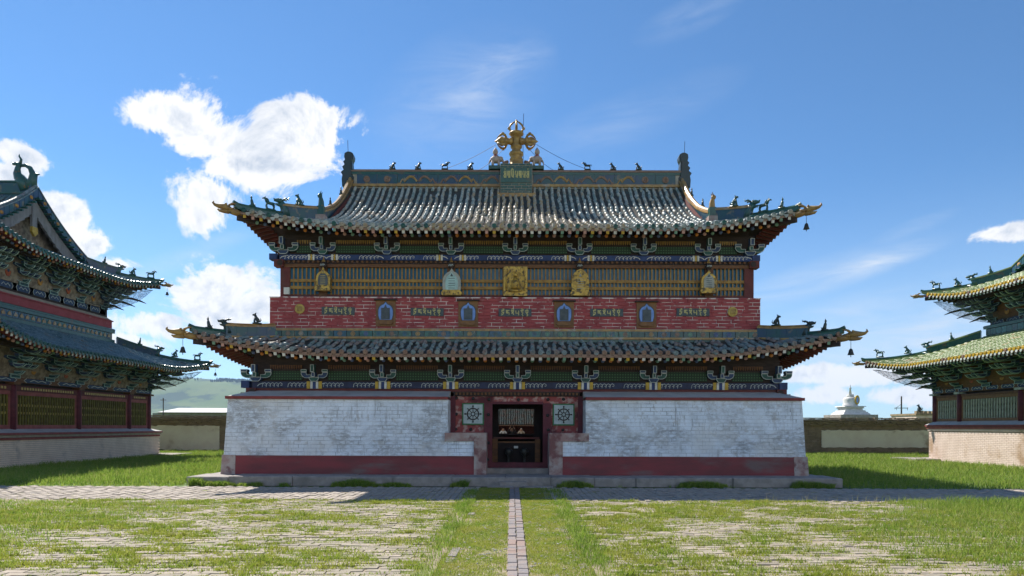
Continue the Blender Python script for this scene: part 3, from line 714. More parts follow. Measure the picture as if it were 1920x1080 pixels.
def tiered_bracket(w=1.0, tiers=4, pitch=0.26, out=0.27):
    """bracket cluster of the side temples: stacked arms that step outward, pale edged"""
    m = MB(); o = MB()
    def arm(xc, y, z, hw, h, col):
        poly = [(xc-hw, z+h), (xc-hw, z+h*0.45), (xc-hw*0.78, z+h*0.08), (xc-hw*0.3, z), (xc+hw*0.3, z), (xc+hw*0.78, z+h*0.08), (xc+hw, z+h*0.45), (xc+hw, z+h)]
        m.prism(poly, y, y+0.12, col); o.ring(poly, 0.018, y-0.004)
    for t in range(tiers):
        z = 0.05 + t * pitch; y = -out * t
        arm(0, y-0.02, z, 0.24 + 0.05*t, 0.15, t % 2)
        if t >= 1: arm(0, y+out-0.03, z, 0.40 + 0.04*t, 0.15, (t+1) % 2)
        for sg in (-1, 1):
            q = [(sg*(0.20+0.05*t)-0.06, z+0.155),(sg*(0.20+0.05*t)+0.06, z+0.155),(sg*(0.20+0.05*t)+0.075, z+0.235),(sg*(0.20+0.05*t)-0.075, z+0.235)]
            m.prism(q, y-0.05, y+0.1, 1-(t % 2)); o.ring(q, 0.014, y-0.054)
        for bx in ((0.0,) if t == 0 else (-0.2, 0.0, 0.2)):
          # beak that curls outward
          side = [(0.0, z+0.02), (-0.16, z-0.02), (-0.30, z+0.03), (-0.40, z+0.13), (-0.33, z+0.13), (-0.22, z+0.12), (0.0, z+0.14)]
          vs = [(bx-0.035, y+p[0], p[1]) for p in side] + [(bx+0.035, y+p[0], p[1]) for p in side]; n = len(side)
          m.add(vs, [tuple(range(n)), tuple(range(2*n-1, n-1, -1))] + [(i, i+n, (i+1) % n+n, (i+1) % n) for i in range(n)], t % 2)
          for xx in (bx-0.038, bx+0.038):
              k = len(o.v); o.v.extend([(xx, y+p[0], p[1]) for p in side] + [(xx, y+p[0]*0.9-0.012, z+0.06+(p[1]-z-0.06)*0.72) for p in side])
              o.f += [(k+i, k+i+1, k+n+i+1, k+n+i) for i in range(n-1)]; o.m += [0]*(n-1)
          o.tube([(bx, y-0.02, z-0.01), (bx, y-0.18, z-0.035), (bx, y-0.32, z+0.02), (bx, y-0.41, z+0.12)], 0.016, 4)
    m.box(-0.16, 0.16, -0.06, 0.12, -0.10, 0.05, 0); o.ring([(-0.16,-0.10),(0.16,-0.10),(0.16,0.05),(-0.16,0.05)], 0.02, -0.064)
    return m.mesh(['paint_teal','paint_bracket_blue'], False, 'bracket'), o.mesh('paint_pale_teal', False, 'bracket_outline')
TIER = tiered_bracket()

def put_bracket(par, me_pair, M):
    a = place('bracket', me_pair[0], par, M); place('bracket_outline', me_pair[1], a, M)
    return a

GLYPH = {
 'om': [[(.1,.9),(.8,.9)],[(.3,.9),(.2,.6),(.5,.5),(.7,.65),(.6,.3),(.3,.1)],[(.4,1.05),(.6,1.15),(.75,1.02)],[(.15,.35),(.3,.1),(.1,0)]],
 'ma': [[(0,.85),(.9,.85)],[(.15,.85),(.15,.4),(.45,.35),(.45,.85)],[(.45,.4),(.8,.5),(.8,.1)]],
 'ni': [[(.05,.85),(.85,.85)],[(.2,.85),(.42,.5),(.2,.3)],[(.7,.85),(.55,.4),(.75,.1)],[(.2,1.1),(.5,1.2),(.8,1.05)]],
 'pa': [[(.1,.85),(.1,.4),(.8,.4)],[(.8,.85),(.8,0)]],
 'dm': [[(.05,.85),(.85,.85)],[(.6,.85),(.3,.6),(.7,.45),(.4,.2),(.75,-.1)],[(.2,1.2),(.8,1.05)]],
 'hu': [[(.05,.85),(.85,.85)],[(.2,.85),(.2,.5),(.7,.55),(.7,.85)],[(.7,.55),(.4,.3),(.7,.1),(.4,-.15)],[(.4,1.1),(.6,1.1)]],
 # ranjana style letters of the ridge board, hung from a head line
 'r1': [[(.5,.9),(.25,.75),(.5,.55),(.2,.35),(.45,.1)],[(.8,.9),(.8,.1)],[(.4,1.1),(.7,1.1)]],
 'r2': [[(.2,.9),(.2,.35),(.5,.35)],[(.55,.9),(.55,.1)],[(.85,.9),(.85,.1)]],
 'r3': [[(.2,.9),(.25,.4),(.5,.2)],[(.75,.9),(.75,.1)],[(.1,.9),(.4,1.2),(.75,.95)]],
 'r4': [[(.3,.9),(.15,.5),(.5,.35),(.6,.6),(.45,.15)],[(.85,.9),(.85,.1)]],
}
def glyph_mesh(words, w, h, stroke, mat='lettering', bar=False):
    b = MB(); n = len(words); cw = w / n
    for i, g in enumerate(words):
        for st in GLYPH[g]:
            b.ribbon([(-w/2 + cw*(i + 0.08 + 0.84*p[0]), (p[1]-0.5)*h) for p in st], stroke, -0.006, 0, None, 0.008)
    if bar: b.ribbon([(-w/2, 0.42*h), (w/2, 0.42*h)], stroke, -0.0065, 0, None, 0.008)
    return b.mesh(mat, False, 'lettering')

def bricks(par, M, x0, x1, z0, z1, nrow, bl, mat, joint=0.010, proud=0.02, y=0.0, cut=None, jit=0.003, lims=None):
    """running bond of single bricks on the plane y of frame M"""
    hh = (z1 - z0) / nrow; cache = {}
    for r in range(nrow):
        z = z0 + hh * (r + 0.5); lo_, hi_ = lims(r, z) if lims else (x0, x1)
        x = x0 - (bl * 0.5 if r % 2 else 0.0)
        while x < hi_ - 1e-6:
            L = bl * random.uniform(0.94, 1.06); a, b_ = max(x, lo_), min(x + L, hi_); x += L
            if b_ - a < 0.05: continue
            if cut and cut((a + b_) / 2, z): continue
            key = round((b_ - a) / 0.02)
            if key not in cache:
                w = key * 0.02 - joint; h = hh - joint; c = 0.006
                m = MB(); m.hexa([(-w/2, proud, -h/2), (w/2, proud, -h/2), (w/2, proud, h/2), (-w/2, proud, h/2)],
                                 [(-w/2+c, 0, -h/2+c), (w/2-c, 0, -h/2+c), (w/2-c, 0, h/2-c), (-w/2+c, 0, h/2-c)])
                cache[key] = m.mesh(mat, False, 'brick')
            place('brick', cache[key], par, M @ T(((a + b_) / 2, y - proud + random.gauss(0, jit), z)))

# ------------------------------------------------------------------ the middle temple
XC = 0.14
F0 = T((XC, 0, 0))
def lx(px, Y): return X_(px, Y, XC)

def middle_temple():
    t = empty('temple', (XC, 20.0, 0), 'two-storey temple with teal tiled roofs, red brick band and whitewashed walls facing the yard', 'temple', 'temples of the courtyard')
    # --- stone platform of single blocks
    b = MB(); b.box(-9.8, 9.7, 20.07, 35.5, 0.0, 0.262); plat = b.obj('platform', 'stone', t, F0)
    x = -9.9
    while x < 9.75:
        L = random.uniform(1.2, 2.1); x1 = min(x + L, 9.8)
        if x1 - x > 0.15:
            m = MB(); d = random.uniform(-0.03, 0.03); h = 0.275 + random.uniform(-0.012, 0.012); c = 0.02
            a0, a1, y0, y1 = x + 0.008, x1 - 0.008, 20.0 + d, 21.3
            m.hexa([(a0,y0,0),(a1,y0,0),(a1,y1,0),(a0,y1,0)], [(a0,y0-0.0,h-c),(a1,y0,h-c),(a1,y1,h-c),(a0,y1,h-c)])
            m.hexa([(a0,y0,h-c),(a1,y0,h-c),(a1,y1,h-c),(a0,y1,h-c)], [(a0+c,y0+c,h),(a1-c,y0+c,h),(a1-c,y1,h),(a0+c,y1,h)])
            m.obj('stone_block', 'stone', plat, F0)
        x = x1
    for (a0, a1, h, y0, y1) in ((lx(938,19.9), lx(988,19.9), 0.17, 19.72, 20.0), (lx(915,19.7), lx(963,19.7), 0.05, 19.45, 19.7), (lx(982,19.7), lx(1036,19.7), 0.05, 19.45, 19.7)):
        m = MB(); m.box(a0, a1, y0, y1, 0, h); m.obj('step_stone', 'stone', plat, F0)
    # --- building masses
    b = MB()
    b.box(-9.1, -3.0, 22.0, 34.6, 0.26, 2.9); b.box(3.0, 9.05, 22.0, 34.6, 0.26, 2.9); b.box(-3.0, 3.0, 28.5, 34.6, 0.26, 2.9)
    b.box(-8.7, 8.7, 22.12, 34.3, 2.9, 4.25); b.box(-8.3, 8.3, 22.75, 33.6, 4.25, 5.15); b.box(-8.05, 8.05, 23.12, 33.3, 5.1, 8.6)
    b.obj('core_wall', 'wood_dark', t, F0)
    # --- dark interior seen through the door
    b = MB()
    b.box(-3.0, 3.0, 22.1, 28.5, 0.26, 0.42); b.box(-3.0, -2.9, 22.2, 28.5, 0.42, 2.9); b.box(2.9, 3.0, 22.2, 28.5, 0.42, 2.9); b.box(-3.0, 3.0, 28.4, 28.5, 0.42, 2.9)
    b.obj('interior_lining', 'interior', t, F0)
    # --- battered white walls either side of the door
    for side, xo, xi, xs, xp in ((-1, -9.30, lx(840,21.15), lx(889,21.1), lx(912,21.1)), (1, 9.20, lx(1098,21.15), lx(1055,21.1), lx(1030,21.1))):
        lo, hi = min(xo, xi), max(xo, xi); bat = 0.10; sb = 0.13
        zb, zt = 0.27, 2.66
        def yw(z): return 21.10 + bat * (z - zb) / (zt - zb)
        def xo_(z): return xo - side * sb * (z - zb) / (zt - zb)
        b = MB()
        bl, br = (xo, xi) if side < 0 else (xi, xo); tl, tr = (xo_(zt), xi) if side < 0 else (xi, xo_(zt))
        b.hexa([(bl,21.10,zb),(br,21.10,zb),(br,22.0,zb),(bl,22.0,zb)], [(tl,21.20,zt),(tr,21.20,zt),(tr,22.0,zt),(tl,22.0,zt)])
        x0, x1 = min(xi, xs), max(xi, xs)          # low return towards the door
        b.hexa([(x0,21.10,zb),(x1,21.10,zb),(x1,22.0,zb),(x0,22.0,zb)], [(x0,21.145,1.335),(x1,21.145,1.335),(x1,22.0,1.335),(x0,22.0,1.335)])
        wall = b.obj('white_wall', 'joint_grey', t, F0); wall['label'] = 'whitewashed brick wall with grey stains over a red base'
        Mw = F0 @ T((0, 21.10, zb)) @ RX(-math.atan(bat / (zt - zb)))
        nr = 15; z0, z1 = 0.86 - zb, zt - zb
        xin = xi
        def lims(r, z, side=side, xo=xo, lo=lo, hi=hi):
            w = 0.2 if r % 2 else 0.36; e = xo - side * (sb * z / 2.39 + w)
            return (e, hi) if side < 0 else (lo, e)
        bricks(wall, Mw, lo, hi, z0, z1, nr, 0.40, 'brick_white', lims=lims, proud=0.009, jit=0.0025)
        bricks(wall, Mw, x0, x1, z0, z0 + 4 * (z1 - z0) / 15, 4, 0.40, 'brick_white', proud=0.009, jit=0.0025)
        # end closers that follow the sloping arris
        for r in range(nr):
            za, zc = z0 + (z1 - z0) * r / nr + 0.006, z0 + (z1 - z0) * (r + 1) / nr - 0.006
            ea, ec = xo - side * sb * za / 2.39, xo - side * sb * zc / 2.39; w = 0.2 if r % 2 else 0.36
            m = MB()
            if side < 0: q = [(ea-0.003,za),(ea+w,za),(ec+w,zc),(ec-0.003,zc)]
            else: q = [(ea-w,za),(ea+0.003,za),(ec+0.003,zc),(ec-w,zc)]
            m.prism(q, -0.009 + random.gauss(0, .0015), 0.3); m.obj('brick', 'brick_white', wall, Mw)
        # red base course, corner stone, red cap and grey sloping ledge
        m = MB(); e = xo + (0.42 if side < 0 else -0.42)
        a0, a1 = min(e, xs), max(e, xs)
        m.hexa([(a0,21.055,zb),(a1,21.055,zb),(a1,21.5,zb),(a0,21.5,zb)], [(a0,21.09,0.86),(a1,21.09,0.86),(a1,21.5,0.86),(a0,21.5,0.86)])
        m.obj('red_base', 'red_base', wall, F0)
        m = MB(); a0, a1 = min(e, xo - 0.04 * -side), max(e, xo - 0.04 * -side)
        m.hexa([(a0,21.045,zb),(a1,21.045,zb),(a1,21.9,zb),(a0,21.9,zb)], [(a0+(0.03 if side<0 else 0),21.08,0.875),(a1-(0.03 if side>0 else 0),21.08,0.875),(a1-(0.03 if side>0 else 0),21.9,0.875),(a0+(0.03 if side<0 else 0),21.9,0.875)])
        m.obj('corner_stone', 'stone_reddish', wall, F0)
        m = MB(); ct = xo_(zt); a0, a1 = (ct - 0.07, xi) if side < 0 else (xi, ct + 0.07)
        m.box(a0, a1, 21.12, 22.0, 2.655, 2.745); m.obj('wall_capping', 'cap_red', wall, F0)
        m = MB(); g = side * -0.55
        q0, q1 = (ct - 0.02, xi) if side < 0 else (xi, ct + 0.02); r0, r1 = (q0 + 0.55, q1) if side < 0 else (q0, q1 - 0.55)
        m.add([(q0,21.17,2.747),(q1,21.17,2.747),(r1,22.03,2.97),(r0,22.03,2.97),(q0,21.17,2.70),(q1,21.17,2.70),(q0,22.03,2.70),(q1,22.03,2.70)],
              [(0,1,2,3),(0,4,5,1),(0,3,6,4),(1,5,7,2)]); m.obj('sloping_ledge', 'ledge_grey', wall, F0)
        # stone shelf and post beside the door
        m = MB(); a0, a1 = min(xp, xi + side * 0.10), max(xp, xi + side * 0.10); m.box(a0, a1, 21.085, 22.0, 1.338, 1.60); m.obj('stone_shelf', 'stone_reddish', wall, F0)
        m = MB(); a0, a1 = min(xp, xs), max(xp, xs); m.box(a0, a1, 21.05, 22.0, zb, 1.336); m.obj('stone_post', 'stone_reddish', wall, F0)
    # --- door wall
    dl, dr = lx(923, 22), lx(1018, 22); dz0, dz1 = 0.48, Z_(757, 970, 22)
    wl, wr = lx(840, 21.15), lx(1098, 21.15)
    b = MB()
    b.box(wl, dl-0.27, 22.04, 22.14, 0.42, 2.80); b.box(dr+0.27, wr, 22.04, 22.14, 0.42, 2.80); b.box(dl-0.27, dr+0.27, 22.04, 22.14, dz1+0.02, 2.80)
    dw = b.obj('door_wall', 'paint_worn_red', t, F0); dw['label'] = 'worn red boarded wall around the doorway'
    for (x0, x1, z0, z1, y, mt, nm) in ((dl-0.27, dl, 0.42, dz1+0.02, 22.0, 'paint_maroon', 'door_jamb'), (dr, dr+0.27, 0.42, dz1+0.02, 22.0, 'paint_maroon', 'door_jamb'),
                                    (dl, dr, dz1-0.01, dz1+0.07, 22.01, 'paint_maroon', 'door_lintel'), (dl, dr, 0.42, dz0+0.14, 22.02, 'paint_maroon', 'threshold'),
                                    (lx(911,21.9), lx(1030,21.9), 0.265, 0.44, 21.72, 'stone', 'door_sill'),
                                    (wl, wl+0.16, 1.60, 2.80, 21.97, 'paint_maroon', 'door_post'), (wr-0.16, wr, 1.60, 2.80, 21.97, 'paint_maroon', 'door_post')):
        m = MB(); m.box(x0, x1, y, 22.2, z0, z1); m.obj(nm, mt, dw, F0)
    stud = MB(); stud.lathe([(0.055,0.0),(0.05,0.015),(0.03,0.035),(0.006,0.042)], 9, 0, RX(R(90))); stud = stud.mesh('black_paint', True, 'stud')
    def c4x(cx): return 830 + cx * 0.19444
    def c4y(cy): return 720 + cy * 0.19444
    for (cx, cy) in ((130,140),(292,143),(447,150),(130,295),(440,297),(125,440),(270,440),(730,150),(1015,147),(1165,143),(1318,140),(1012,300),(1318,300),(1018,440),(1160,440),(1318,440),(440,570),(435,730)):
        y = 21.99 if 0 < (lx(c4x(cx), 22) - (dl - 0.27)) * ((dr + 0.27) - lx(c4x(cx), 22)) else 22.03
        place('stud', stud, dw, F0 @ T((lx(c4x(cx), 22), y, Z_(c4y(cy), c4x(cx), 22))))
    for (cx0, cx1) in ((185, 400), (1062, 1270)):
        x0, x1 = lx(c4x(cx0), 22), lx(c4x(cx1), 22); xm = (x0 + x1) / 2; zm = Z_(c4y(292), c4x(cx0), 22); h = 0.36
        m = MB(); m.box(xm-h, xm+h, 21.99, 22.04, zm-h, zm+h, 0); m.box(xm-h+0.045, xm+h-0.045, 21.985, 22.0, zm-h+0.045, zm+h-0.045, 1)
        pn = m.obj('wheel_panel', ['paint_green', 'wheel_board'], t, F0); pn['label'] = 'pale board with black eight-spoked wheel'
        m = MB(); k = 24
        def circ(r): return [(xm + r*math.cos(2*math.pi*i/k), zm + r*math.sin(2*math.pi*i/k)) for i in range(k+1)]
        m.ribbon(circ(0.185), 0.04, 21.974); m.ribbon(circ(0.062), 0.03, 21.974)
        for i in range(8):
            a = math.pi*i/4; p = lambda r: (xm + r*math.cos(a), zm + r*math.sin(a))
            m.ribbon([p(0.06), p(0.18)], 0.024, 21.972); m.ribbon([p(0.19), p(0.225)], 0.025, 21.972); m.ribbon([p(0.225), p(0.26 if i % 2 else 0.285)], 0.05 if i % 2 == 0 else 0.04, 21.971)
        m.obj('wheel', 'black_paint', pn, F0)
    # --- inner glazed screen, altar and its things
    px0, px1 = lx(935, 23.4), lx(1001, 23.4)
    m = MB(); m.box(px0, px1, 23.40, 23.42, 1.56, 2.42); scr = m.obj('glass_screen', 'glass_door', t, F0)
    for (x0, x1, z0, z1) in ((px0-0.3, px0, 0.42, 2.9), (px1, px1+0.3, 0.42, 2.9), (px0, px1, 2.42, 2.9), (px0, px1, 1.50, 1.56)):
        m = MB(); m.box(x0, x1, 23.36, 23.44, z0, z1); m.obj('screen_frame', 'interior', scr, F0)
    # --- lower order: beams, lattice panels, brackets
    def order(Yw, hx, z, pxs, capcol, beam, lower):
        zb0, zb1, zg0, zg1 = z
        m = MB(); m.box(-hx, hx, Yw-0.14, Yw+0.05, zb0, zb1); bm = m.obj('painted_beam', beam, t, F0)
        m = MB(); m.box(-hx, hx, Yw-0.02, Yw+0.05, zg0-0.07, zg1+0.42); m.obj('frieze_board', 'wood_dark', t, F0)
        xs = [-hx + 0.15] + [lx(p, Yw - 0.1) for p in pxs] + [hx - 0.15]
        for i in range(len(xs) - 1):
            a, c = xs[i] + 0.42, xs[i+1] - 0.42
            m = MB(); m.box(-(c-a)/2, (c-a)/2, -0.05, 0.0, 0, zg1-zg0); m.obj('lattice_panel', 'lattice_green', t, F0 @ T(((a+c)/2, Yw-0.02, zg0)))
            # gilt strip of hanging leaves above the lattice
            m = MB(); k = int((c - a) / 0.075)
            for j in range(k):
                xx = a + (c - a) * (j + 0.5) / k
                m.prism([(xx-0.03, zg1+0.20),(xx-0.02, zg1+0.10),(xx, zg1+0.06),(xx+0.02, zg1+0.10),(xx+0.03, zg1+0.20)], Yw-0.09, Yw-0.06)
            m.obj('gilt_fringe', 'slat_ochre' if not lower else 'wood_ochre', t, F0)
            # scroll painting on the beam
            for q in ((0.28, 1), (0.72, -1)):
                m = MB(); cx = xs[i] + (xs[i+1]-xs[i]) * q[0]; zc = (zb0+zb1)/2; hh = (zb1-zb0)*0.36
                for j in range(5):
                    ox = cx + (j-2)*0.13
                    m.ribbon([(ox-0.08, zc-hh), (ox-0.06, zc+hh*0.4), (ox, zc+hh*0.95), (ox+0.06, zc+hh*0.4), (ox+0.05, zc-hh*0.3), (ox, zc-hh*0.1)], 0.017, Yw-0.145)
                m.ribbon([(cx-q[1]*0.30, zc+hh*0.8), (cx-q[1]*0.44, zc+hh*0.2), (cx-q[1]*0.50, zc-hh*0.6)], 0.024, Yw-0.145)
                m.obj('painted_scroll', 'paint_white' if not lower else 'paint_pale', bm, F0)
        for i, xx in enumerate(xs):
            edge = i in (0, len(xs)-1)
            put_bracket(t, BRK[i % 2], F0 @ T((xx, Yw-0.16, zb1+0.05)) @ S3(1.0 if not edge else 1.15, 1, 0.98))
            sp = 0.0 if lower else 0.34
            if edge: continue
            if lower:
                for (o, w, c) in ((-0.19,0.06,'paint_yellow'),(-0.10,0.045,'paint_white'),(0.0,0.05,'paint_blue'),(0.10,0.045,'paint_white'),(0.19,0.06,'paint_yellow')):
                    m = MB(); m.box(xx+o-w, xx+o+w, Yw-0.165, Yw-0.1, zb0-0.015, zb1+0.01); m.obj('beam_band', c, bm, F0)
            elif i % 2 == 1:
                for sg in (-1, 1):
                    for (o, w, c) in ((-0.08,0.03,'paint_white'),(0.0,0.03,'paint_yellow'),(0.08,0.03,'paint_white')):
                        m = MB(); m.box(xx+sg*0.40+o-w, xx+sg*0.40+o+w, Yw-0.15, Yw-0.1, zb0-0.004, zb1+0.004); m.obj('beam_band', c, bm, F0)
        # beam ends and corner blocks
        for sg in (-1, 1):
            m = MB(); m.box(sg*hx-0.16, sg*hx+0.16, Yw-0.22, Yw+0.1, zb0-0.24, zb0-0.0, 0); m.box(sg*hx-0.20+0.13*sg, sg*hx+0.06+0.13*sg, Yw-0.20, Yw+0.1, zb0+0.002, zb1+0.02, 1)
            m.obj('beam_end', ['wood_red', 'paint_blue'], t, F0)
            m = MB(); m.lathe([(0.10,0),(0.10,0.3)], 10, 0, T((sg*(hx-0.05), Yw-0.24, zb0-0.12)) @ RX(R(-90))); m.obj('beam_boss', 'wood_dark', t, F0)
    zl = lambda p: Z_(p, 965, 21.98); zu = lambda p: Z_(p, 965, 22.92)
    order(22.1, 8.72, (zl(729), zl(717), zl(714), zl(697)), (590,718,845,970,1097,1224,1350), None, 'paint_deep_blue', True)
    order(23.03, 8.15, (zu(489), zu(479), zu(475), zu(462)), (605,725,845,965,1085,1205,1325), None, 'paint_blue', False)
    m = MB(); m.box(-8.7, 8.7, 22.0, 22.12, 2.95, zl(729)-0.004); m.obj('red_beam', 'wood_red', t, F0)
    # dentil strip over the door
    m = MB(); m.box(wl+0.1, wr-0.1, 21.98, 22.1, 2.80, 2.95); ds = m.obj('dentil_board', 'wood_dark', t, F0)
    for j in range(34):
        xx = wl + 0.2 + (wr - wl - 0.4) * j / 33; m = MB(); m.box(xx-0.03, xx+0.03, 21.92, 21.98, 2.84, 2.92); m.obj('dentil', 'wood_ochre', ds, F0)
    # --- upper storey: windows
    z0, z1 = Z_(556, 965, 23), Z_(503, 965, 23)
    m = MB(); m.box(-8.05, 8.05, 23.055, 23.07, z0, z1); m.obj('window_pane', 'glass_window', t, F0)
    m = MB(); m.box(-8.12, 8.12, 22.93, 23.1, z1, zu(496)); m.obj('window_head', 'wood_ochre', t, F0)
    m = MB(); m.box(-8.12, 8.12, 22.95, 23.1, z0-0.1, z0+0.03); m.obj('window_sill', 'wood_red', t, F0)
    m = MB(); m.box(-8.12, 8.12, 22.96, 23.1, zu(496)+0.003, zu(489)-0.003); ds = m.obj('dentil_board', 'wood_dark', t, F0)
    for j in range(96):
        xx = -8.0 + 16.0 * j / 95; m = MB() if j == 0 else m
        if j == 0: m.box(-0.035, 0.035, -0.06, 0.0, 0.0, 0.07); dm = m.mesh('wood_ochre', False, 'dentil')
        place('dentil', dm, ds, F0 @ T((xx, 22.96, zu(496)+0.045)))
    posts = [lx(p, 23) for p in (527, 605, 845, 965, 1086, 1328, 1410)]
    for i, xx in enumerate(posts):
        if i == 3: continue
        w = 0.14 if i not in (0, 6) else 0.16
        xx = xx + (0.14 if i == 0 else -0.14 if i == 6 else 0)
        m = MB(); m.box(xx-w, xx+w, 22.94, 23.1, z0-0.1, z1-0.002); m.obj('window_post', 'wood_red' if i in (0, 6) else 'wood_ochre', t, F0)
    sl = MB(); sl.box(-0.022, 0.022, -0.02, 0.02, 0, z1-z0-0.03); sl = sl.mesh('slat_ochre', False, 'slat')
    zr = [Z_(p, 965, 23) for p in (527.5, 540.5)]
    for i in range(len(posts) - 1):
        a, c = posts[i] + 0.28, posts[i+1] - 0.28
        m = MB(); m.box(a-0.15, c+0.15, 22.985, 23.02, z0+0.03, z0+0.06); lat = m.obj('lattice_window', 'wood_ochre', t, F0)
        for zz in zr: m = MB(); m.box(a-0.15, c+0.15, 22.972, 23.03, zz-0.05, zz+0.05); m.obj('rail', 'slat_ochre', lat, F0)
        n = int((c - a) / 0.128)
        for j in range(n + 1): place('slat', sl, lat, F0 @ T((a + (c - a) * j / n, 23.0, z0+0.03)))
    # white box at the left end of the window
    m = MB(); x0 = lx(532, 22.9); m.box(x0, x0+0.19, 22.85, 22.95, z0+0.03, z0+0.26); m.box(x0+0.02, x0+0.17, 22.845, 22.85, z0+0.05, z0+0.24); o = m.obj('meter_box', 'box_white', t, F0)
    # --- gilded plaques between the windows
    def arch(w, h, pinch=0.0, n=12, tip=0.0):
        pts = [(-w*0.42, 0), (w*0.42, 0), (w*0.5, h*0.25), (w*0.5, h*0.5)]
        for i in range(1, n):
            a = math.pi * i / n; r = 1.0
            pts.append((w*0.5*math.cos(a), h*0.5 + (h*0.5 - tip)*math.sin(a) + tip*max(0, 1-abs(math.cos(a))*4)))
        return pts + [(-w*0.5, h*0.5), (-w*0.5, h*0.25)]
    def plaque(px, h, w, fr, inn, base, label, tip=0.08, zo=0.0):
        xx = lx(px, 22.75); zz = z0 + zo
        Mp = F0 @ T((xx, 22.78, zz))
        m = MB(); m.prism(arch(w, h, tip=tip), -0.06, 0.10, 0); pl = m.obj('plaque', fr, t, Mp); pl['label'] = label
        m = MB(); inner = [(x*0.68, 0.09*h + z*0.78) for (x, z) in arch(w, h, tip=tip)]; m.prism(inner, -0.075, -0.05, 0); m.obj('plaque_field', inn, pl, Mp)
        m = MB()
        for j in range(6): m.ribbon([(-w*0.18, h*(0.16+0.09*j)), (w*0.18, h*(0.16+0.09*j))], 0.016, -0.082)
        m.tube([(0,-0.07,h*0.70),(0,-0.07,h*0.80)], [0.05,0.01], 6); m.obj('plaque_relief', base, pl, Mp)
        if base:
            m = MB(); m.prism([(-w*0.52,-0.02),(w*0.52,-0.02),(w*0.58,0.06),(w*0.46,0.16),(-w*0.46,0.16),(-w*0.58,0.06)], -0.12, 0.08); m.obj('lotus_base', 'gold', pl, Mp)
    plaque(605, 0.80, 0.48, 'gold', 'slate', 'gold_paint', 'small gilt mandorla plaque with dark blue field', 0.14, 0.14)
    plaque(846, 0.90, 0.62, 'stone_pale', 'paint_pale_teal', 'slate', 'pale stone mandorla plaque on gilt lotus base', 0.10, 0.0)
    plaque(1087, 0.90, 0.60, 'gold', 'gold', 'stone_pale', 'tall arched gilt plaque right of the square one', 0.02, 0.0)
    plaque(1328, 0.78, 0.52, 'gold', 'stone_pale', 'slate', 'gilt waisted plaque nearest the right corner', 0.10, 0.10)
    xm = lx(965.5, 22.85)
    m = MB(); m.box(xm-0.405, xm+0.405, 22.76, 22.95, z0-0.02, z0+0.98); pl = m.obj('plaque', 'gold', t, F0); pl['label'] = 'large square gilt relief plaque over the door axis'
    m = MB(); c = (xm, 22.75, z0+0.42)
    m.tube([(c[0],22.76,c[2]-0.2),(c[0],22.74,c[2]),(c[0],22.75,c[2]+0.18)], [0.17,0.13,0.06], 9); m.ball((c[0],22.73,c[2]+0.26), 0.075, 0, 9)
    k = 18; m.ribbon([(xm+0.24*math.cos(math.pi*2*i/k), c[2]+0.08+0.30*math.sin(math.pi*2*i/k)) for i in range(k+1)], 0.03, 22.745, 0, None, 0.02)
    m.tube([(xm-0.22,22.75,c[2]-0.24),(xm,22.72,c[2]-0.28),(xm+0.22,22.75,c[2]-0.24)], 0.05, 7)
    for sg in (-1, 1): m.tube([(xm+sg*0.30,22.75,c[2]-0.28),(xm+sg*0.33,22.75,c[2]+0.1),(xm+sg*0.26,22.75,c[2]+0.42)], [0.03,0.035,0.015], 6)
    m.obj('relief', 'gold', pl, F0, True)
    # pot shaped ornaments hung over four plaques
    for px in (605, 845, 1086, 1328):
        Mk = F0 @ T((lx(px, 22.8), 22.84, z1 + 0.02))
        m = MB(); m.lathe([(0.03,-0.28),(0.05,-0.2),(0.035,-0.12),(0.09,-0.06),(0.125,0.02),(0.10,0.09),(0.05,0.12),(0.06,0.17),(0.03,0.22),(0.006,0.31)], 10)
        o = m.obj('hanging_pot', 'wood_dark', t, Mk, True)
        m = MB(); m.lathe([(0.05,0.125),(0.065,0.165),(0.035,0.215),(0.01,0.315)], 8); m.obj('pot_finial', 'gold_vajra', o, Mk)
        m = MB()
        for q in range(3): m.ribbon([(-0.08+0.05*q, -0.02), (-0.055+0.05*q, 0.045), (-0.02+0.05*q, 0.0)], 0.022, -0.13)
        m.obj('pot_painting', 'paint_pale', o, Mk)
    # --- red brick band with its plaques
    rz0, rz1 = 5.10, 6.17; rx0, rx1 = lx(505, 22.7), lx(1425, 22.7)
    m = MB(); m.box(rx0, rx1, 22.71, 23.05, rz0, rz1); m.box(rx0-0.01, rx1+0.01, 22.68, 23.05, rz1, rz1+0.03)
    m.box(rx0, rx0+0.4, 23.05, 33.4, rz0, rz1); m.box(rx1-0.4, rx1, 23.05, 33.4, rz0, rz1)
    rw = m.obj('red_wall', 'joint_white', t, F0); rw['label'] = 'red painted brick band with white joints'
    bricks(rw, F0, rx0, rx1, rz0, rz1, 9, 0.52, 'paint_red_wall', joint=0.016, y=22.71, proud=0.018)
    for px in (561, 1373):
        m = MB(); Mm = F0 @ T((lx(px, 22.65), 22.68, Z_(582, px, 22.68)))
        m.lathe([(0.165,0.0),(0.165,0.035),(0.13,0.045),(0.12,0.03),(0.05,0.05),(0.006,0.052)], 18, 0, RX(R(90))); o = m.obj('medallion', 'gold_paint', t, Mm)
        m = MB()
        for q in range(4): m.ribbon([(-0.07+0.045*q,-0.08),(-0.05+0.045*q,0.08)], 0.016, -0.056)
        m.obj('medallion_relief', 'niche_frame', o, Mm)
    words = glyph_mesh(['om','ma','ni','pa','dm','hu'], 0.98, 0.19, 0.028)
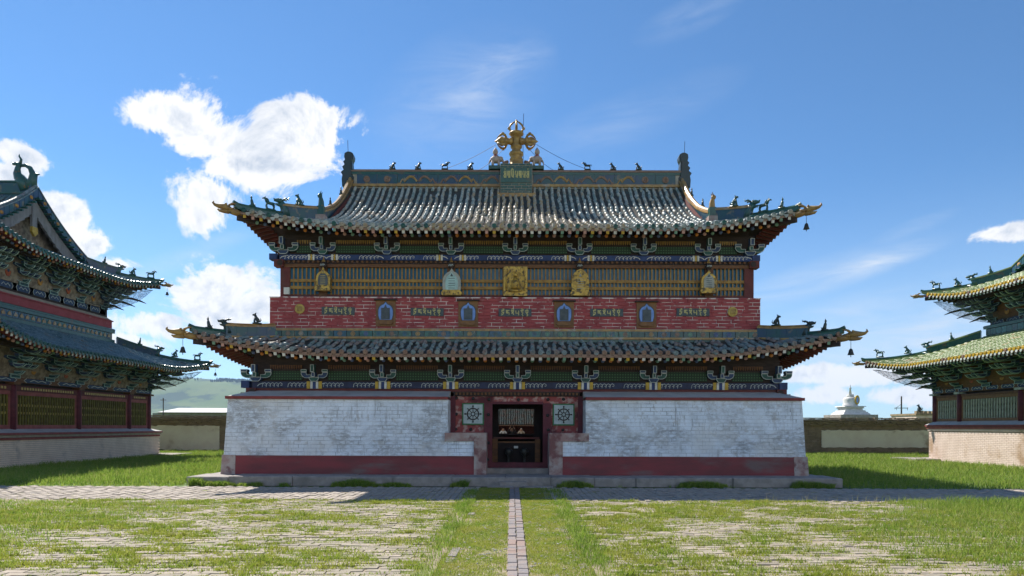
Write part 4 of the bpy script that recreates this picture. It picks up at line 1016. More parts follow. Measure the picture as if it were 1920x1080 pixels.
    for px, py in ((633,585),(800,586),(965,586),(1137,585),(1299,583)):
        Mm = F0 @ T((lx(px, 22.65), 22.665, Z_(py, px, 22.66))) @ RY(random.gauss(0, 0.012))
        m = MB(); m.box(-0.56, 0.56, 0.0, 0.05, -0.13, 0.13); o = m.obj('inscription_board', 'board_dark', t, Mm); place('lettering', words, o, Mm)
    for px in (722, 877, 1057, 1212):
        Mm = F0 @ T((lx(px, 22.62), 22.66, Z_(612, px, 22.62)))
        m = MB(); m.box(-0.335, 0.335, 0.0, 0.06, -0.02, 0.86); o = m.obj('niche', 'niche_frame', t, Mm); o['label'] = 'framed niche with bright blue arched field'
        m = MB(); m.box(-0.39, 0.39, -0.08, 0.05, 0.86, 0.90); m.obj('niche_hood', 'wood_dark', o, Mm)
        ar = [(x*0.86, 0.20+z*0.86) for (x, z) in arch(0.56, 0.70, tip=0.09)]
        m = MB(); m.prism([(x*1.10, 0.17+(z-0.17)*1.06) for (x, z) in ar], -0.02, 0.0); m.obj('niche_border', 'board_dark', o, Mm)
        m = MB(); m.prism(ar, -0.03, -0.01); m.obj('niche_field', 'niche_blue', o, Mm)
        m = MB(); m.box(-0.145, 0.145, -0.055, -0.03, 0.22, 0.60); m.prism([(-0.05,0.60),(0.05,0.60),(0.0,0.72)], -0.05, -0.03)
        for q in range(6): m.box(-0.125, 0.125, -0.065, -0.05, 0.25+0.055*q, 0.275+0.055*q)
        m.obj('slate_tablet', 'slate', o, Mm)
        m = MB(); m.prism([(-0.20,0.04),(0.20,0.04),(0.26,0.10),(0.20,0.18),(-0.20,0.18),(-0.26,0.10)], -0.06, 0.0); m.obj('lotus_base', 'niche_frame', o, Mm)
    return t

def frames_of(xc, yc, hx, hy):
    """front, left, right, back frames of a hall whose eaves are hx, hy from its centre; eave line at local y = 0"""
    return {'front': T((xc, yc - hy, 0)), 'left': axes((xc - hx, yc, 0), (0,-1,0), (1,0,0), (0,0,1)),
            'right': axes((xc + hx, yc, 0), (0,1,0), (-1,0,0), (0,0,1)), 'back': axes((xc, yc + hy, 0), (-1,0,0), (0,-1,0), (0,0,1))}

def middle_roofs(t):
    # ---------- lower roof
    yc = 28.2; hx = 9.85; y0 = 20.95; hy = yc - y0; run = 1.72
    prof = lambda d: 0.33 * d + 0.02 * d * d
    fr = frames_of(XC, yc, hx, hy); lo = place('lower_roof', bpy.data.meshes.new('lower_roof'), t, I4)
    mb = MB(); sl = {}
    for k, he in (('front', hx), ('left', hy), ('right', hy), ('back', hx)):
        sl[k] = Slope(fr[k], he, 0.0, 4.11, run, prof, 0.60, 0.25); sl[k].deck(mb, 90, 6)
    fill(lo, mb, ['pan_tile', 'wood_dark', 'glaze_brown'])
    sl['front'].tiles(lo, 'glaze_teal_low', solo=300, jit=0.05)
    sl['front'].eave(lo, 'glaze_teal_low', 'glaze_brown', dmat_fn=lambda x: random.choice(['glaze_teal_low','glaze_teal_low','glaze_brown']))
    for k in ('left', 'right'):
        n = (-7, -1.5) if k == 'right' else (1.5, 7)
        sl[k].eave(lo, 'glaze_teal_low', 'glaze_brown', rng=n, balls=False); sl[k].tiles(lo, 'glaze_teal_low', solo=0, rng=n)
    # glazed tile band along the foot of the red wall
    zt = 4.11 + prof(run)
    x0, x1 = lx(505, 22.62), lx(1425, 22.62)
    m = MB(); m.box(x0, x1, 22.60, 22.72, zt-0.15, 5.12); m.obj('ridge_core', 'mortar_pale', lo, F0)
    m = MB(); m.box(x0-0.03, x1+0.03, 22.50, 22.72, zt+0.02, zt+0.09, 0); m.box(x0-0.03, x1+0.03, 22.53, 22.70, 5.03, 5.10, 0); m.box(x0, x1, 22.54, 22.6, zt-0.12, zt+0.01, 1)
    m.obj('band_moulding', ['glaze_ochre', 'glaze_dark_green'], lo, F0)
    n = 38; w = (x1 - x0) / n; rose = ['glaze_ochre','glaze_brown','paint_rafter_blue','paint_rafter_green','glaze_brown','tile_d','tile_b']; cache = {}
    hz = 5.03 - (zt + 0.09)
    for i in range(n):
        key = (random.choice('abcde'), random.choice(rose))
        if key not in cache:
            m = MB(); m.box(-w/2+0.009, w/2-0.009, -0.05, 0.04, 0.004, hz-0.004, 0)
            for r, wd in ((hz*0.36, 0.016), (hz*0.23, 0.018), (hz*0.08, 0.03)):
                k = 12; m.ribbon([(r*math.cos(2*math.pi*j/k), hz/2 + r*math.sin(2*math.pi*j/k)) for j in range(k+1)], wd, -0.056, 1)
            cache[key] = m.mesh(['tile_' + key[0], key[1]], False, 'glazed_tile')
        place('glazed_tile', cache[key], lo, F0 @ T((x0 + w * (i + 0.5), 22.57, zt + 0.09)))
    for side in (-1, 1):
        hip_ridge(lo, sl['front'], side, run - 0.02, 0.33, ['glaze_dark_green','glaze_dark_green','glaze_panel','glaze_ochre'], [(-0.45, 2, 0.9), (0.62, 0, 0.9)], head_d=0.62, hs=0.75)
    # ---------- upper roof
    y0 = 22.0; hy = yc - y0; hx = 9.0; run = 6.2; dg = 2.05
    prof = lambda d: 0.345 * d + 0.0061 * d ** 3
    fr = frames_of(XC, yc, hx, hy); up = place('upper_roof', bpy.data.meshes.new('upper_roof'), t, I4)
    mb = MB(); sl = {}
    for k, he in (('front', hx), ('left', hy), ('right', hy), ('back', hx)):
        fb = k in ('front', 'back')
        sl[k] = Slope(fr[k], he, 0.0, 8.40, run if fb else dg, prof, 0.50, 0.20, dg if fb else None); sl[k].deck(mb, 90, 14 if fb else 6, 1.25)
    fill(up, mb, ['pan_tile', 'wood_dark', 'glaze_brown'])
    sl['front'].tiles(up, 'glaze_teal', solo=300, prefer=lambda x, d: d * 0.5 + abs(x) * 0.05)
    sl['front'].eave(up, 'glaze_teal', 'glaze_teal', dmat_fn=lambda x: random.choice(['glaze_dark_green','glaze_teal','glaze_teal']))
    for k in ('left', 'right'):
        n = (-6.2, 6.2); sl[k].eave(up, 'glaze_teal', 'glaze_teal', rng=n, balls=False); sl[k].tiles(up, 'glaze_teal', solo=0)
    rub = MB(); rub.hexa([(-1,-1,0),(1,-0.8,0),(0.8,1,0),(-0.9,0.7,0)], [(-0.7,-0.6,0.8),(0.6,-0.5,1),(0.5,0.6,0.9),(-0.6,0.5,0.7)]); rm = []
    for _ in range(900):
        x = random.uniform(-8.6, 8.6); d = abs(random.gauss(0, 1.5)) + 0.1
        x = (math.floor(x/0.25)+0.5)*0.25 + random.gauss(0, .03)
        if d < sl['front'].lim(x) - 0.2: q = random.uniform(0.012, 0.04); rm.append(T(sl['front'].w(x, d, -0.02)) @ RZ(random.uniform(0,6)) @ S3(q*1.6, q, q))
    bulk('roof_rubble', rub, 'paver_pink', rm, up)
    # main ridge
    zr = 8.40 + prof(run) - 0.10; gx = hx - dg; yr = yc
    m = MB(); m.box(-gx, gx, yr-0.16, yr+0.16, zr-0.2, zr+0.60); m.obj('ridge_core', 'mortar_pale', up, F0)
    m = MB(); m.box(-gx-0.02, gx+0.02, yr-0.24, yr+0.24, zr-0.02, zr+0.085, 0); m.box(-gx-0.02, gx+0.02, yr-0.21, yr+0.21, zr+0.605, zr+0.66, 1)
    m.tube([(-gx, yr, zr+0.70), (gx, yr, zr+0.70)], 0.075, 8, 1); m.obj('ridge_moulding', ['glaze_ochre', 'glaze_brown'], up, F0)
    m = MB(); m.box(-gx, gx, yr-0.195, yr-0.16, zr+0.50, zr+0.60); m.obj('ridge_upper_band', 'glaze_dark_green', up, F0)
    n = 7
    for side in (-1, 1):
        a0 = 0.72; w = (gx - 0.25 - a0) / n
        for i in range(n):
            xm = side * (a0 + w * (i + 0.5))
            m = MB(); m.box(xm-w/2+0.008, xm+w/2-0.008, yr-0.19, yr-0.15, zr+0.09, zr+0.495, 0)
            zc = zr + 0.29; pts = []
            if i in (5, 6):
                k = 12; pts = [(xm+0.10*math.cos(2*math.pi*j/k), zc+0.10*math.sin(2*math.pi*j/k)) for j in range(k+1)]
                m.ball((xm, yr-0.20, zc), 0.055, 1, 8, (1, 0.5, 1))
            else:
                fl = 1 if i % 2 else -1
                pts = [(xm - w*0.46*fl + w*0.92*fl*q/20, zc - 0.10 + 0.21*math.sin(math.pi*min(1, q/13.0))**0.8 + (0.10*math.sin((q-13)*0.8) if q > 13 else 0)) for q in range(21)]
            m.tube([(p[0], yr-0.20, p[1]) for p in pts], [0.03 + 0.022*math.sin(math.pi*min(1, (q+3)/20)) for q in range(len(pts))], 6, 1, None, 0.6)
            if i < 5:
                for q in (4, 9, 14, 18): m.ribbon([pts[q], (pts[q][0]+0.05, pts[q][1]+0.09)], 0.025, yr-0.20, 1, None, 0.02)
            m.obj('ridge_panel', ['glaze_panel', ('glaze_brown', 'glaze_ochre', 'glaze_brown')[i % 3]], up, F0)
    # centre block with its inscription, brick by brick
    m = MB(); m.box(-0.66, 0.66, yr-0.62, yr+0.3, zr-0.45, zr+0.80); cb = m.obj('centre_block', 'mortar_pale', up, F0)
    m = MB(); m.box(-0.76, 0.76, yr-0.72, yr+0.1, zr-0.60, zr-0.45); m.box(-0.73, 0.73, yr-0.70, yr-0.1, zr-0.66, zr-0.60); m.obj('block_moulding', 'glaze_ochre', up, F0)
    for (z0, nr) in ((zr-0.45, 4), (zr+0.62, 1)):
        bricks(up, F0, -0.66, 0.66, z0, z0 + (0.44 if nr == 4 else 0.18), nr + (nr == 1), 0.30, 'glaze_dark_green', joint=0.022, y=yr-0.62, proud=0.02)
    m = MB(); m.box(-0.64, 0.64, yr-0.66, yr-0.62, zr+0.0, zr+0.61); m.obj('inscription_board', 'glaze_dark_green', up, F0)
    place('lettering', glyph_mesh(['r1','r2','r3','r4','r2','r4','r1'], 1.10, 0.36, 0.045, bar=False), up, F0 @ T((0, yr-0.665, zr+0.33)))
    # double vajra finial
    Mv = F0 @ T((0, yr-0.1, zr+0.80))
    m = MB(); m.sm = True
    m.lathe([(0.34,0.0),(0.36,0.05),(0.30,0.12),(0.27,0.34),(0.29,0.36),(0.23,0.45),(0.27,0.50),(0.31,0.58),(0.30,0.64),(0.20,0.72),(0.17,0.80),(0.24,0.86),(0.25,0.92),(0.16,0.96),(0.17,1.30),(0.24,1.36),(0.32,1.44),(0.28,1.50),(0.12,1.54),(0.06,1.60)], 16)
    fin = m.obj('vajra_finial', 'gold_vajra', up, Mv, True)
    for sg in (-1, 1):
        m = MB(); Mh = T((0, 0, 1.13)) @ RY(R(90) * sg)
        m.lathe([(0.15,0.15),(0.17,0.20),(0.13,0.30),(0.13,0.36),(0.21,0.40),(0.21,0.46),(0.16,0.52),(0.20,0.60),(0.17,0.70),(0.09,0.80),(0.03,0.88),(0.008,0.92)], 12, 0, Mh)
        for q in range(4):
            a = q * math.pi / 2 + math.pi / 4
            ca, sa = math.cos(a), math.sin(a)
            m.tube([Mh @ Vector((ca*r, sa*r, z)) for (r, z) in ((0.17,0.42),(0.27,0.48),(0.31,0.58),(0.27,0.66),(0.20,0.74),(0.10,0.82))], [0.04,0.055,0.06,0.05,0.035,0.015], 6)
            m.tube([Mh @ Vector((ca*r, sa*r, z)) for (r, z) in ((0.28,0.50),(0.36,0.54),(0.37,0.62))], [0.04,0.03,0.01], 5)
        m.obj('vajra_arm', 'gold_vajra', fin, Mv, True)
    m = MB(); m.tube([(0,0,1.5),(0,0,1.72),(0,0,1.92),(0,0,2.03)], [0.045,0.06,0.045,0.012], 8)
    for q in range(4):
        a = q * math.pi / 2; ca, sa = math.cos(a), math.sin(a)
        m.tube([(ca*r, sa*r, z) for (r, z) in ((0.12,1.50),(0.25,1.58),(0.29,1.70),(0.24,1.82),(0.13,1.92),(0.03,1.98))], [0.04,0.045,0.045,0.04,0.035,0.02], 6)
        m.tube([(ca*r, sa*r, z) for (r, z) in ((0.27,1.62),(0.35,1.66),(0.34,1.75))], [0.035,0.03,0.01], 5)
    m.ball((0,0,2.0), 0.05, 0, 8); m.obj('vajra_prong', 'gold_vajra', fin, Mv, True)
    m = MB()
    for sg in (-1, 1): m.tube([(sg*0.56,0,0.0),(sg*0.50,0,0.12),(sg*0.42,0,0.24),(sg*0.34,0,0.30)], [0.14,0.13,0.10,0.05], 7)
    m.obj('lotus_petal', 'glaze_brown', fin, Mv, True)
    # elephants with jewels, either side of the finial
    for sg in (-1, 1):
        Me = F0 @ T((sg*0.84, yr-0.1, zr+0.72)) @ S3(sg, 1, 1)
        m = MB(); m.box(-0.28, 0.32, -0.16, 0.16, 0.0, 0.14); base = m.obj('elephant_base', 'glaze_dark_green', up, Me)
        m = MB(); z = 0.14
        m.tube([(0.22,0,z+0.26),(0.10,0,z+0.30),(-0.06,0,z+0.30),(-0.16,0,z+0.29)], [0.11,0.16,0.16,0.12], 9)
        m.tube([(0.24,0,z+0.28),(0.30,0,z+0.18),(0.31,0,z+0.06)], [0.05,0.03,0.01], 5)
        m.ball((-0.18,0,z+0.32), 0.115, 0, 9); m.tube([(-0.24,0,z+0.28),(-0.31,0,z+0.18),(-0.31,0,z+0.06),(-0.36,0,z+0.03)], [0.06,0.045,0.03,0.02], 7)
        for (x, y) in ((0.15,0.08),(0.15,-0.08),(-0.10,0.08),(-0.10,-0.08)): m.tube([(x,y,z+0.24),(x,y,z)], [0.06,0.05], 7)
        for y in (-1, 1): m.ball((-0.14, y*0.11, z+0.31), 0.07, 0, 7, (0.9, 0.35, 1.2))
        el = m.obj('elephant', 'elephant', up, Me, True)
        m = MB(); m.lathe([(0.10,0.0),(0.10,0.03),(0.05,0.07)], 8, 0, T((0.04,0,z+0.44))); m.obj('collar', 'paint_red_wall', el, Me)
        m = MB(); m.lathe([(0.06,0.06),(0.10,0.11),(0.115,0.18),(0.09,0.26),(0.045,0.32),(0.01,0.38)], 9, 0, T((0.04,0,z+0.44))); m.obj('jewel', 'elephant', el, Me, True)
    # row of small beasts on the ridge
    kinds = [0, 0, 1, 0]
    for side, pxs in ((-1, (735,783,833,881)), (1, (1195,1147,1099,1049))):
        for px, kd in zip(pxs, kinds):
            place('ridge_figure', FIG['figure_dark'][kd], up, F0 @ T((lx(px, yr), yr, zr+0.80)) @ RZ(math.pi if side < 0 else 0) @ S3(0.85, 0.85, 0.80))
    # ridge end towers, descending ridges, hip ridges
    tower = [(0.22,-0.35),(0.24,0.10),(0.18,0.20),(0.22,0.34),(0.15,0.45),(0.16,0.70),(0.14,0.90),(0.20,1.00),(0.22,1.14),(0.18,1.27),(0.07,1.34),(-0.05,1.34),(-0.16,1.27),(-0.18,1.10),(-0.14,0.95),
             (-0.22,0.85),(-0.16,0.72),(-0.26,0.60),(-0.20,0.46),(-0.32,0.34),(-0.25,0.20),(-0.28,0.0),(-0.26,-0.35)]
    for side in (-1, 1):
        m = MB(); poly = [(p[0] + 0.05, p[1]) for p in tower][::1]
        m.prism(poly, -0.17, 0.17); m.prism([(p[0]*0.8, p[1]*0.93) for p in poly], -0.23, 0.23)
        me = m.mesh('figure_dark', False, 'ridge_end_dragon'); o = place('ridge_end_dragon', me, up, F0 @ T((side*(gx+0.16), yr, zr+0.30)) @ S3(-side if side > 0 else 1, 1, 0.86))
        m = MB(); m.tube([(side*(gx+0.16), yr, zr+1.40), (side*(gx+0.18), yr, zr+2.0)], 0.010, 4); m.obj('lightning_rod', 'wire', up, F0)
        # descending ridge along the gable verge
        P = [sl['front'].w(side*(gx+0.02), run - (run-dg+0.10)*i/14) for i in range(15)]
        m = MB(); m.sweep(P, 0.20, 0.34, 0, -0.04); m.obj('descending_ridge', 'glaze_panel', up)
        m = MB(); m.sweep(P, 0.27, 0.05, 0, 0.30); m.tube([p + Vector((0,0,0.39)) for p in P], 0.075, 7, 0); m.sweep(P, 0.26, 0.06, 0, -0.06); m.obj('ridge_capping', 'glaze_ochre', up)
        for q in (5, 10): place('ridge_figure', FIG['figure_dark'][2], up, T(P[q] + Vector((side*0.05,0,0.44))) @ RZ(R(90)) @ S3(0.8,0.8,0.8))
        # upright figure at its foot
        m = MB(); m.box(-0.17,0.17,-0.17,0.17,-0.10,0.10,1); m.box(-0.12,0.12,-0.12,0.12,0.10,0.42,0); m.tube([(0,0,0.42),(0,0,0.60),(-0.02,0,0.74)], [0.12,0.10,0.07], 7, 2); m.ball((-0.05,0,0.80), 0.09, 2, 7)
        for q in (-1, 1): m.tube([(-0.02,q*0.06,0.86),(0.02,q*0.08,0.97)], [0.03,0.006], 5, 2)
        m.obj('ridge_foot_figure', ['glaze_dark_green', 'stone_reddish', 'glaze_ochre' if side > 0 else 'figure_teal'], up, T(P[-1] + Vector((0,-0.05,0.05))) @ RZ(0 if side < 0 else math.pi))
        # gable wall
        G = [sl['front'].w(side*gx, dg), sl['back'].w(-side*gx, dg), Vector((XC+side*gx, yr, zr))]
        m = MB(); m.add([p - Vector((side*0.15,0,0.05)) for p in G], [(0,1,2)] if side > 0 else [(0,2,1)]); m.obj('gable_wall', 'wood_red', up)
        hip_ridge(up, sl['front'], side, dg - 0.10, 0.40, ['glaze_dark_green','glaze_dark_green','glaze_panel','glaze_ochre'], [(-0.30, 2, 0.9), (-0.72, 1, 1.0), (0.45, 0, 0.95)], fig='figure_teal', head_d=1.0, bell=(side > 0))
        # guy wires
        for (x, y, z, e) in ((0.85, 0, 1.0, 3.4), (0.6, -0.1, 0.75, 1.75)):
            a = Mv @ Vector((side*x, 0, z)); c = Vector((XC + side*e, yr+0.2, zr+0.75)); m = MB()
            m.tube([a + (c-a)*q/8 - Vector((0,0,0.10*math.sin(math.pi*q/8))) for q in range(9)], 0.009, 4); m.obj('guy_wire', 'wire', up)
    m = MB(); m.tube([(0.28, yr, zr+2.2), (0.31, yr, zr+3.15)], 0.010, 4); m.tube([(0.30, yr, zr+0.7), (0.28, yr, zr+2.2)], 0.012, 4); m.obj('lightning_rod', 'wire', up, F0)
    # slack netting under the right lower corner
    for sd in (1, -1):
        s_ = sl_low = None
    return sl

def fill(o, mb, mats):
    me = o.data; me.from_pydata(mb.v, [], mb.f)
    for m in mats: me.materials.append(M_(m))
    me.polygons.foreach_set('material_index', mb.m); me.update()

# ------------------------------------------------------------------ the two side temples (only the sides turned to the yard are seen)
def side_temple(P):
    sg = P['sg']                     # -1: left of the picture, +1: right
    t = empty('temple', (sg * P['ybase'], P['yc'], 0), P['label'], 'temple', 'temples of the courtyard')
    MF = axes((0, P['yc'], 0), (0, -sg, 0), (sg, 0, 0), (0, 0, 1))     # local y = distance from the yard's axis
    far = -sg                                                         # local x sign of the far corner
    hb, yb, yw, hw, yu, hu = P['hb'], P['ybase'], P['yw'], P['hw'], P['yu'], P['hu']
    zc0, zc1, zs = P['zc0'], P['zc1'], P['zsill']
    # base wall: core, bricks, stepped cornice, sloping ledge
    b = MB(); b.box(-hb, hb, yb, yb + 9, 0, zc0); base = b.obj('base_wall', 'joint_beige', t, MF)
    bb = MB(); bb.box(-0.135, 0.135, -0.008, 0.02, -0.0365, 0.0365); mats = []
    nr = int(zc0 / 0.084)
    for r in range(nr):
        x = -hb + (0.14 if r % 2 else 0)
        while x < hb - 0.1:
            mats.append(MF @ T((x + 0.14, yb + random.gauss(0, 0.0006), 0.042 + r * 0.084))); x += 0.284
    bulk('brick_facing', bb, P['brick'], mats, base)
    # far end return of the base, also brick
    mats = [MF @ T((far * hb, yb + 0.14 + 0.284 * i, 0.042 + r * 0.084)) @ RZ(R(90)) for r in range(nr) for i in range(20)]
    bulk('brick_return', bb, P['brick'], mats, base)
    n = 3; hh = (zc1 - zc0) / n
    for i in range(n):
        b = MB(); e = 0.05 + 0.05 * i; b.box(-hb - e, hb + e, yb - e, yb + 8, zc0 + hh * i, zc0 + hh * (i + 1) - 0.012); b.obj('cornice_course', P['cornice'][i], base, MF)
    b = MB(); e = 0.14; b.add([(-hb-e,yb-e,zc1-0.01),(hb+e,yb-e,zc1-0.01),(hw,yw+0.05,zs),(-hw,yw+0.05,zs)], [(0,1,2,3)])
    b.add([(far*(hb+e),yb-e,zc1-0.01),(far*(hb+e),yb+8,zc1-0.01),(far*hw,yb+8,zs),(far*hw,yw+0.05,zs)], [(0,1,2,3)]); b.obj('sloping_ledge', 'ledge_grey', base, MF)
    b = MB(); b.box(far*(hb+1.4) if far < 0 else hb-1, far*(hb+1.4) if far > 0 else -hb+1, yb-1.3, yb+6, 0, 0.16); b.obj('platform', 'stone', t, MF)
    # core
    b = MB(); b.box(-hw+0.1, hw-0.1, yw+0.16, yw+8, zs-0.3, P['lo_z0']+0.25); b.box(-hu+0.05, hu-0.05, yu+0.1, yu+7, 6.0, P['up_z0']+0.2); b.obj('core_wall', 'wood_dark', t, MF)
    # columns, windows
    ztop = P['ztop']; cs = P['cols']
    for x in cs:
        b = MB(); b.lathe([(0.15, zs-0.05), (0.15, ztop)], 12); o = b.obj('column', P['colmat'], t, MF @ T((x, yw+0.02, 0)), True)
        b = MB(); b.box(-0.2, 0.2, -0.2, 0.2, ztop-0.12, ztop-0.02); b.obj('column_head', P['headmat'], o, MF @ T((x, yw, 0)))
    sl = MB(); sl.box(-0.03, 0.03, -0.03, 0.03, 0, P['wz1']-P['wz0']); sl = sl.mesh(P['slat'], False, 'slat')
    for i in range(len(cs)-1):
        a, c = sorted((cs[i], cs[i+1])); a += 0.15; c -= 0.15
        b = MB(); fw = 0.10
        b.box(a, c, yw-0.02, yw+0.12, zs-0.03, P['wz0']); b.box(a, c, yw-0.02, yw+0.12, P['wz1'], P['wz1']+0.16)
        b.box(a, a+fw, yw-0.02, yw+0.12, P['wz0'], P['wz1']); b.box(c-fw, c, yw-0.02, yw+0.12, P['wz0'], P['wz1'])
        w = b.obj('window', P['frame'], t, MF)
        b = MB(); b.box(a+fw, c-fw, yw+0.10, yw+0.14, P['wz0'], P['wz1']); b.obj('window_back', 'interior', w, MF)
        n = max(3, int((c-a-2*fw)/P['slat_sp']))
        for j in range(n+1): place('slat', sl, w, MF @ T((a+fw+0.03+(c-a-2*fw-0.06)*j/n, yw+0.03, P['wz0'])))
        for k in (0.40, 0.66):
            b = MB(); z = P['wz0'] + (P['wz1']-P['wz0'])*k; b.box(a+fw, c-fw, yw+0.045, yw+0.085, z-0.05, z+0.05); b.obj('rail', P['rail'], w, MF)
        b = MB(); b.box(a-0.1, c+0.1, yw-0.05, yw+0.12, P['wz1']+0.165, ztop-0.14); bm = b.obj('painted_beam', P['beam'], t, MF)
        m = MB(); zz = (P['wz1']+0.165+ztop-0.14)/2; k = int((c-a)/0.16)
        for j in range(2, k-1): m.box(a+(c-a)*j/k-0.055, a+(c-a)*j/k+0.045, yw-0.058, yw-0.05, zz-0.05, zz+0.05)
        tag(m.obj('beam_lettering', 'gold_paint' if sg < 0 else 'wood_ochre', bm, MF), kind='stuff')
    def painted_strip(y, hx, z0, z1, step, dark):
        b = MB(); b.box(-hx, hx, y-0.06, y+0.14, z0, z1); o = b.obj('architrave', dark, t, MF)
        x = -hx + step * 0.5
        while x < hx:
            m = MB(); zm = (z0+z1)/2; h = (z1-z0)*0.42; w = step*0.30
            m.prism([(x-w,zm-h),(x+w,zm-h),(x+w*1.25,zm),(x+w,zm+h),(x-w,zm+h),(x-w*1.25,zm)], y-0.068, y-0.06, 0)
            m.ribbon([(x-w*1.1,zm-h),(x-w*1.35,zm),(x-w*1.1,zm+h)], 0.03, y-0.075, 1); m.ribbon([(x+w*1.1,zm-h),(x+w*1.35,zm),(x+w*1.1,zm+h)], 0.03, y-0.075, 1)
            m.ribbon([(x-w*0.8,zm-h*0.3),(x-w*0.4,zm+h*0.5),(x,zm-h*0.2),(x+w*0.4,zm+h*0.5),(x+w*0.8,zm-h*0.3)], 0.03, y-0.075, 1)
            m.obj('painted_motif', ['paint_bracket_blue', 'paint_pale'], o, MF); x += step
    def bracket_zone(y, hx, z, h, xs, over):
        b = MB(); b.add([(-hx,y,z),(hx,y,z),(hx,y-over*0.25,z+h),(-hx,y-over*0.25,z+h)], [(0,1,2,3)]); b.obj('cream_board', 'cream_panel' if sg < 0 else 'wood_ochre', t, MF)
        b = MB(); b.add([(-hx,y-over*0.25,z+h),(hx,y-over*0.25,z+h),(hx,y-over-0.1,z+h+0.16),(-hx,y-over-0.1,z+h+0.16)], [(0,1,2,3)])
        b.box(-hx-over*0.8, hx+over*0.8, y-over*0.82, y-over*0.66, z+h-0.16, z+h+0.02); b.obj('eave_purlin', 'wood_dark', t, MF)
        for i, x in enumerate(xs):
            put_bracket(t, TIER, MF @ T((x, y-0.02, z+0.06)) @ S3(1.75, over/1.35, h/1.15))
            if i < len(xs)-1:
                xm = (xs[i]+xs[i+1])/2; m = MB(); k = 14
                m.prism([(xm+0.17*math.cos(2*math.pi*j/k), z+h*0.36+0.27*math.sin(2*math.pi*j/k)) for j in range(k)], y-0.10, y-0.07, 0)
                m.prism([(xm+0.07*math.cos(2*math.pi*j/8), z+h*0.40+0.15*math.sin(2*math.pi*j/8)) for j in range(8)], y-0.115, y-0.10, 1)
                m.obj('painted_figure', ['painted_figure' if i % 2 else 'painted_figure_b', 'paint_bracket_blue'], t, MF @ T((0,0,0)))
        # end cluster turned round the far corner
        put_bracket(t, TIER, MF @ T((far*(hx-0.0), y-0.0, z+0.06)) @ RZ(R(45)*far) @ S3(1.1, over*1.35/1.35, h/1.15))
        for x in (y+1.4, y+2.8): put_bracket(t, TIER, MF @ T((far*hx, x, z+0.06)) @ RZ(R(90)*far) @ S3(1.05, over/1.35, h/1.15))
        for q in range(3):   # long beaks at the corner
            e = 0.45 + 0.42*q; zz = z + 0.25 + 0.26*q; m = MB()
            a = Vector((far*hx, y, zz)); d = Vector((far, -1, 0)).normalized()
            m.tube([a, a + d*e*1.0 - Vector((0,0,0.02)), a + d*e*1.35 - Vector((0,0,0.10)), a + d*(e*1.35+0.30) - Vector((0,0,0.20))], [0.07,0.065,0.05,0.015], 6); m.obj('corner_beak', 'wood_dark', t, MF)
    painted_strip(yw, hw+0.15, ztop-0.02, ztop+0.20, P['motif'], 'wood_ochre')
    bracket_zone(yw-0.03, hw, ztop+0.2, P['lo_z0']+0.05-(ztop+0.2), P['lo_br'], P['lo_over']-0.55)
    # ---- lower roof
    hx = 11.0
    def hall(name, y0, hy, z0, run, prof, up, fl, dg, tile, disc, drip, ridge, mats, rlen):
        xc = sg * (y0 + hx); fr = frames_of(xc, P['yc'], hx, hy)
        side_k = 'right' if sg < 0 else 'left'
        r = place(name, bpy.data.meshes.new(name), t, I4); mb = MB(); s = {}
        for k, he in (('front', hx), ('back', hx), (side_k, hy)):
            fb = k in ('front', 'back')
            s[k] = Slope(fr[k], he, 0.0, z0, (run if fb else (dg or run)), prof, up, fl, dg if fb else None, A=4.0, B=3.2); s[k].deck(mb, 70, 8, rlen+0.4)
        fill(r, mb, [P['pan'], 'wood_dark', 'glaze_brown' if sg < 0 else 'wood_red'])
        S = s[side_k]; S.tiles(r, tile, solo=0, tl=0.33, sp=P['sp'])
        S.eave(r, disc, drip, sp=P['sp'], balls=sg < 0, col=0 if sg < 0 else 1, rlen=0.5, blen=1.0, dmat_fn=P['disc_fn'])
        # a strip of the front and back slopes next to the corner
        for k in ('front', 'back'):
            inner = 1 if (k == 'front') == (sg < 0) else -1
            rg = (hx-6, hx) if inner > 0 else (-hx, -hx+6)
            if k == 'front': s[k].tiles(r, tile, solo=0, tl=0.4, rng=rg)
            s[k].eave(r, disc, drip, sp=P['sp'], rng=rg, balls=False, col=0 if sg < 0 else 1)
        for e in (-1, 1):
            hip_ridge(r, S, e, (dg or run)-0.1, ridge, mats, [(-0.25,1,1.15),(-0.70,0,1.1),(0.45,2,1.0)], fig='figure_teal', head_d=(dg or run)*0.52, wdt=0.22, d0=0.02, bell=(sg < 0), ds=0.55)
        # netting slung under the far corner
        e = far; ev = [S.w(e*(hy-2.6+0.26*j), 0.25, -0.42) for j in range(11)]
        return r, s, S, side_k
    gm = ['glaze_dark_green','glaze_dark_green','glaze_panel','glaze_dark_green'] if sg < 0 else ['glaze_green_right','glaze_dark_green','glaze_dark_green','glaze_green_right']
    lo_prof = P['lo_prof']
    lr, ls, LS, sk = hall('lower_roof', yw-P['lo_over'], hw+P['lo_over'], P['lo_z0'], yu-0.15-(yw-P['lo_over']), lo_prof, 0.55, 0.33, None, P['tile'], P['disc'], P['drip'], 0.34, gm, P['lo_over'])
    ur, us, US, sk = hall('upper_roof', yu-P['up_over'], hu+P['up_over'], P['up_z0'], hu+P['up_over'], P['up_prof'], 0.62, 0.28, P['dg'], P['tile'], P['disc'], P['drip'], 0.36, gm, P['up_over'])
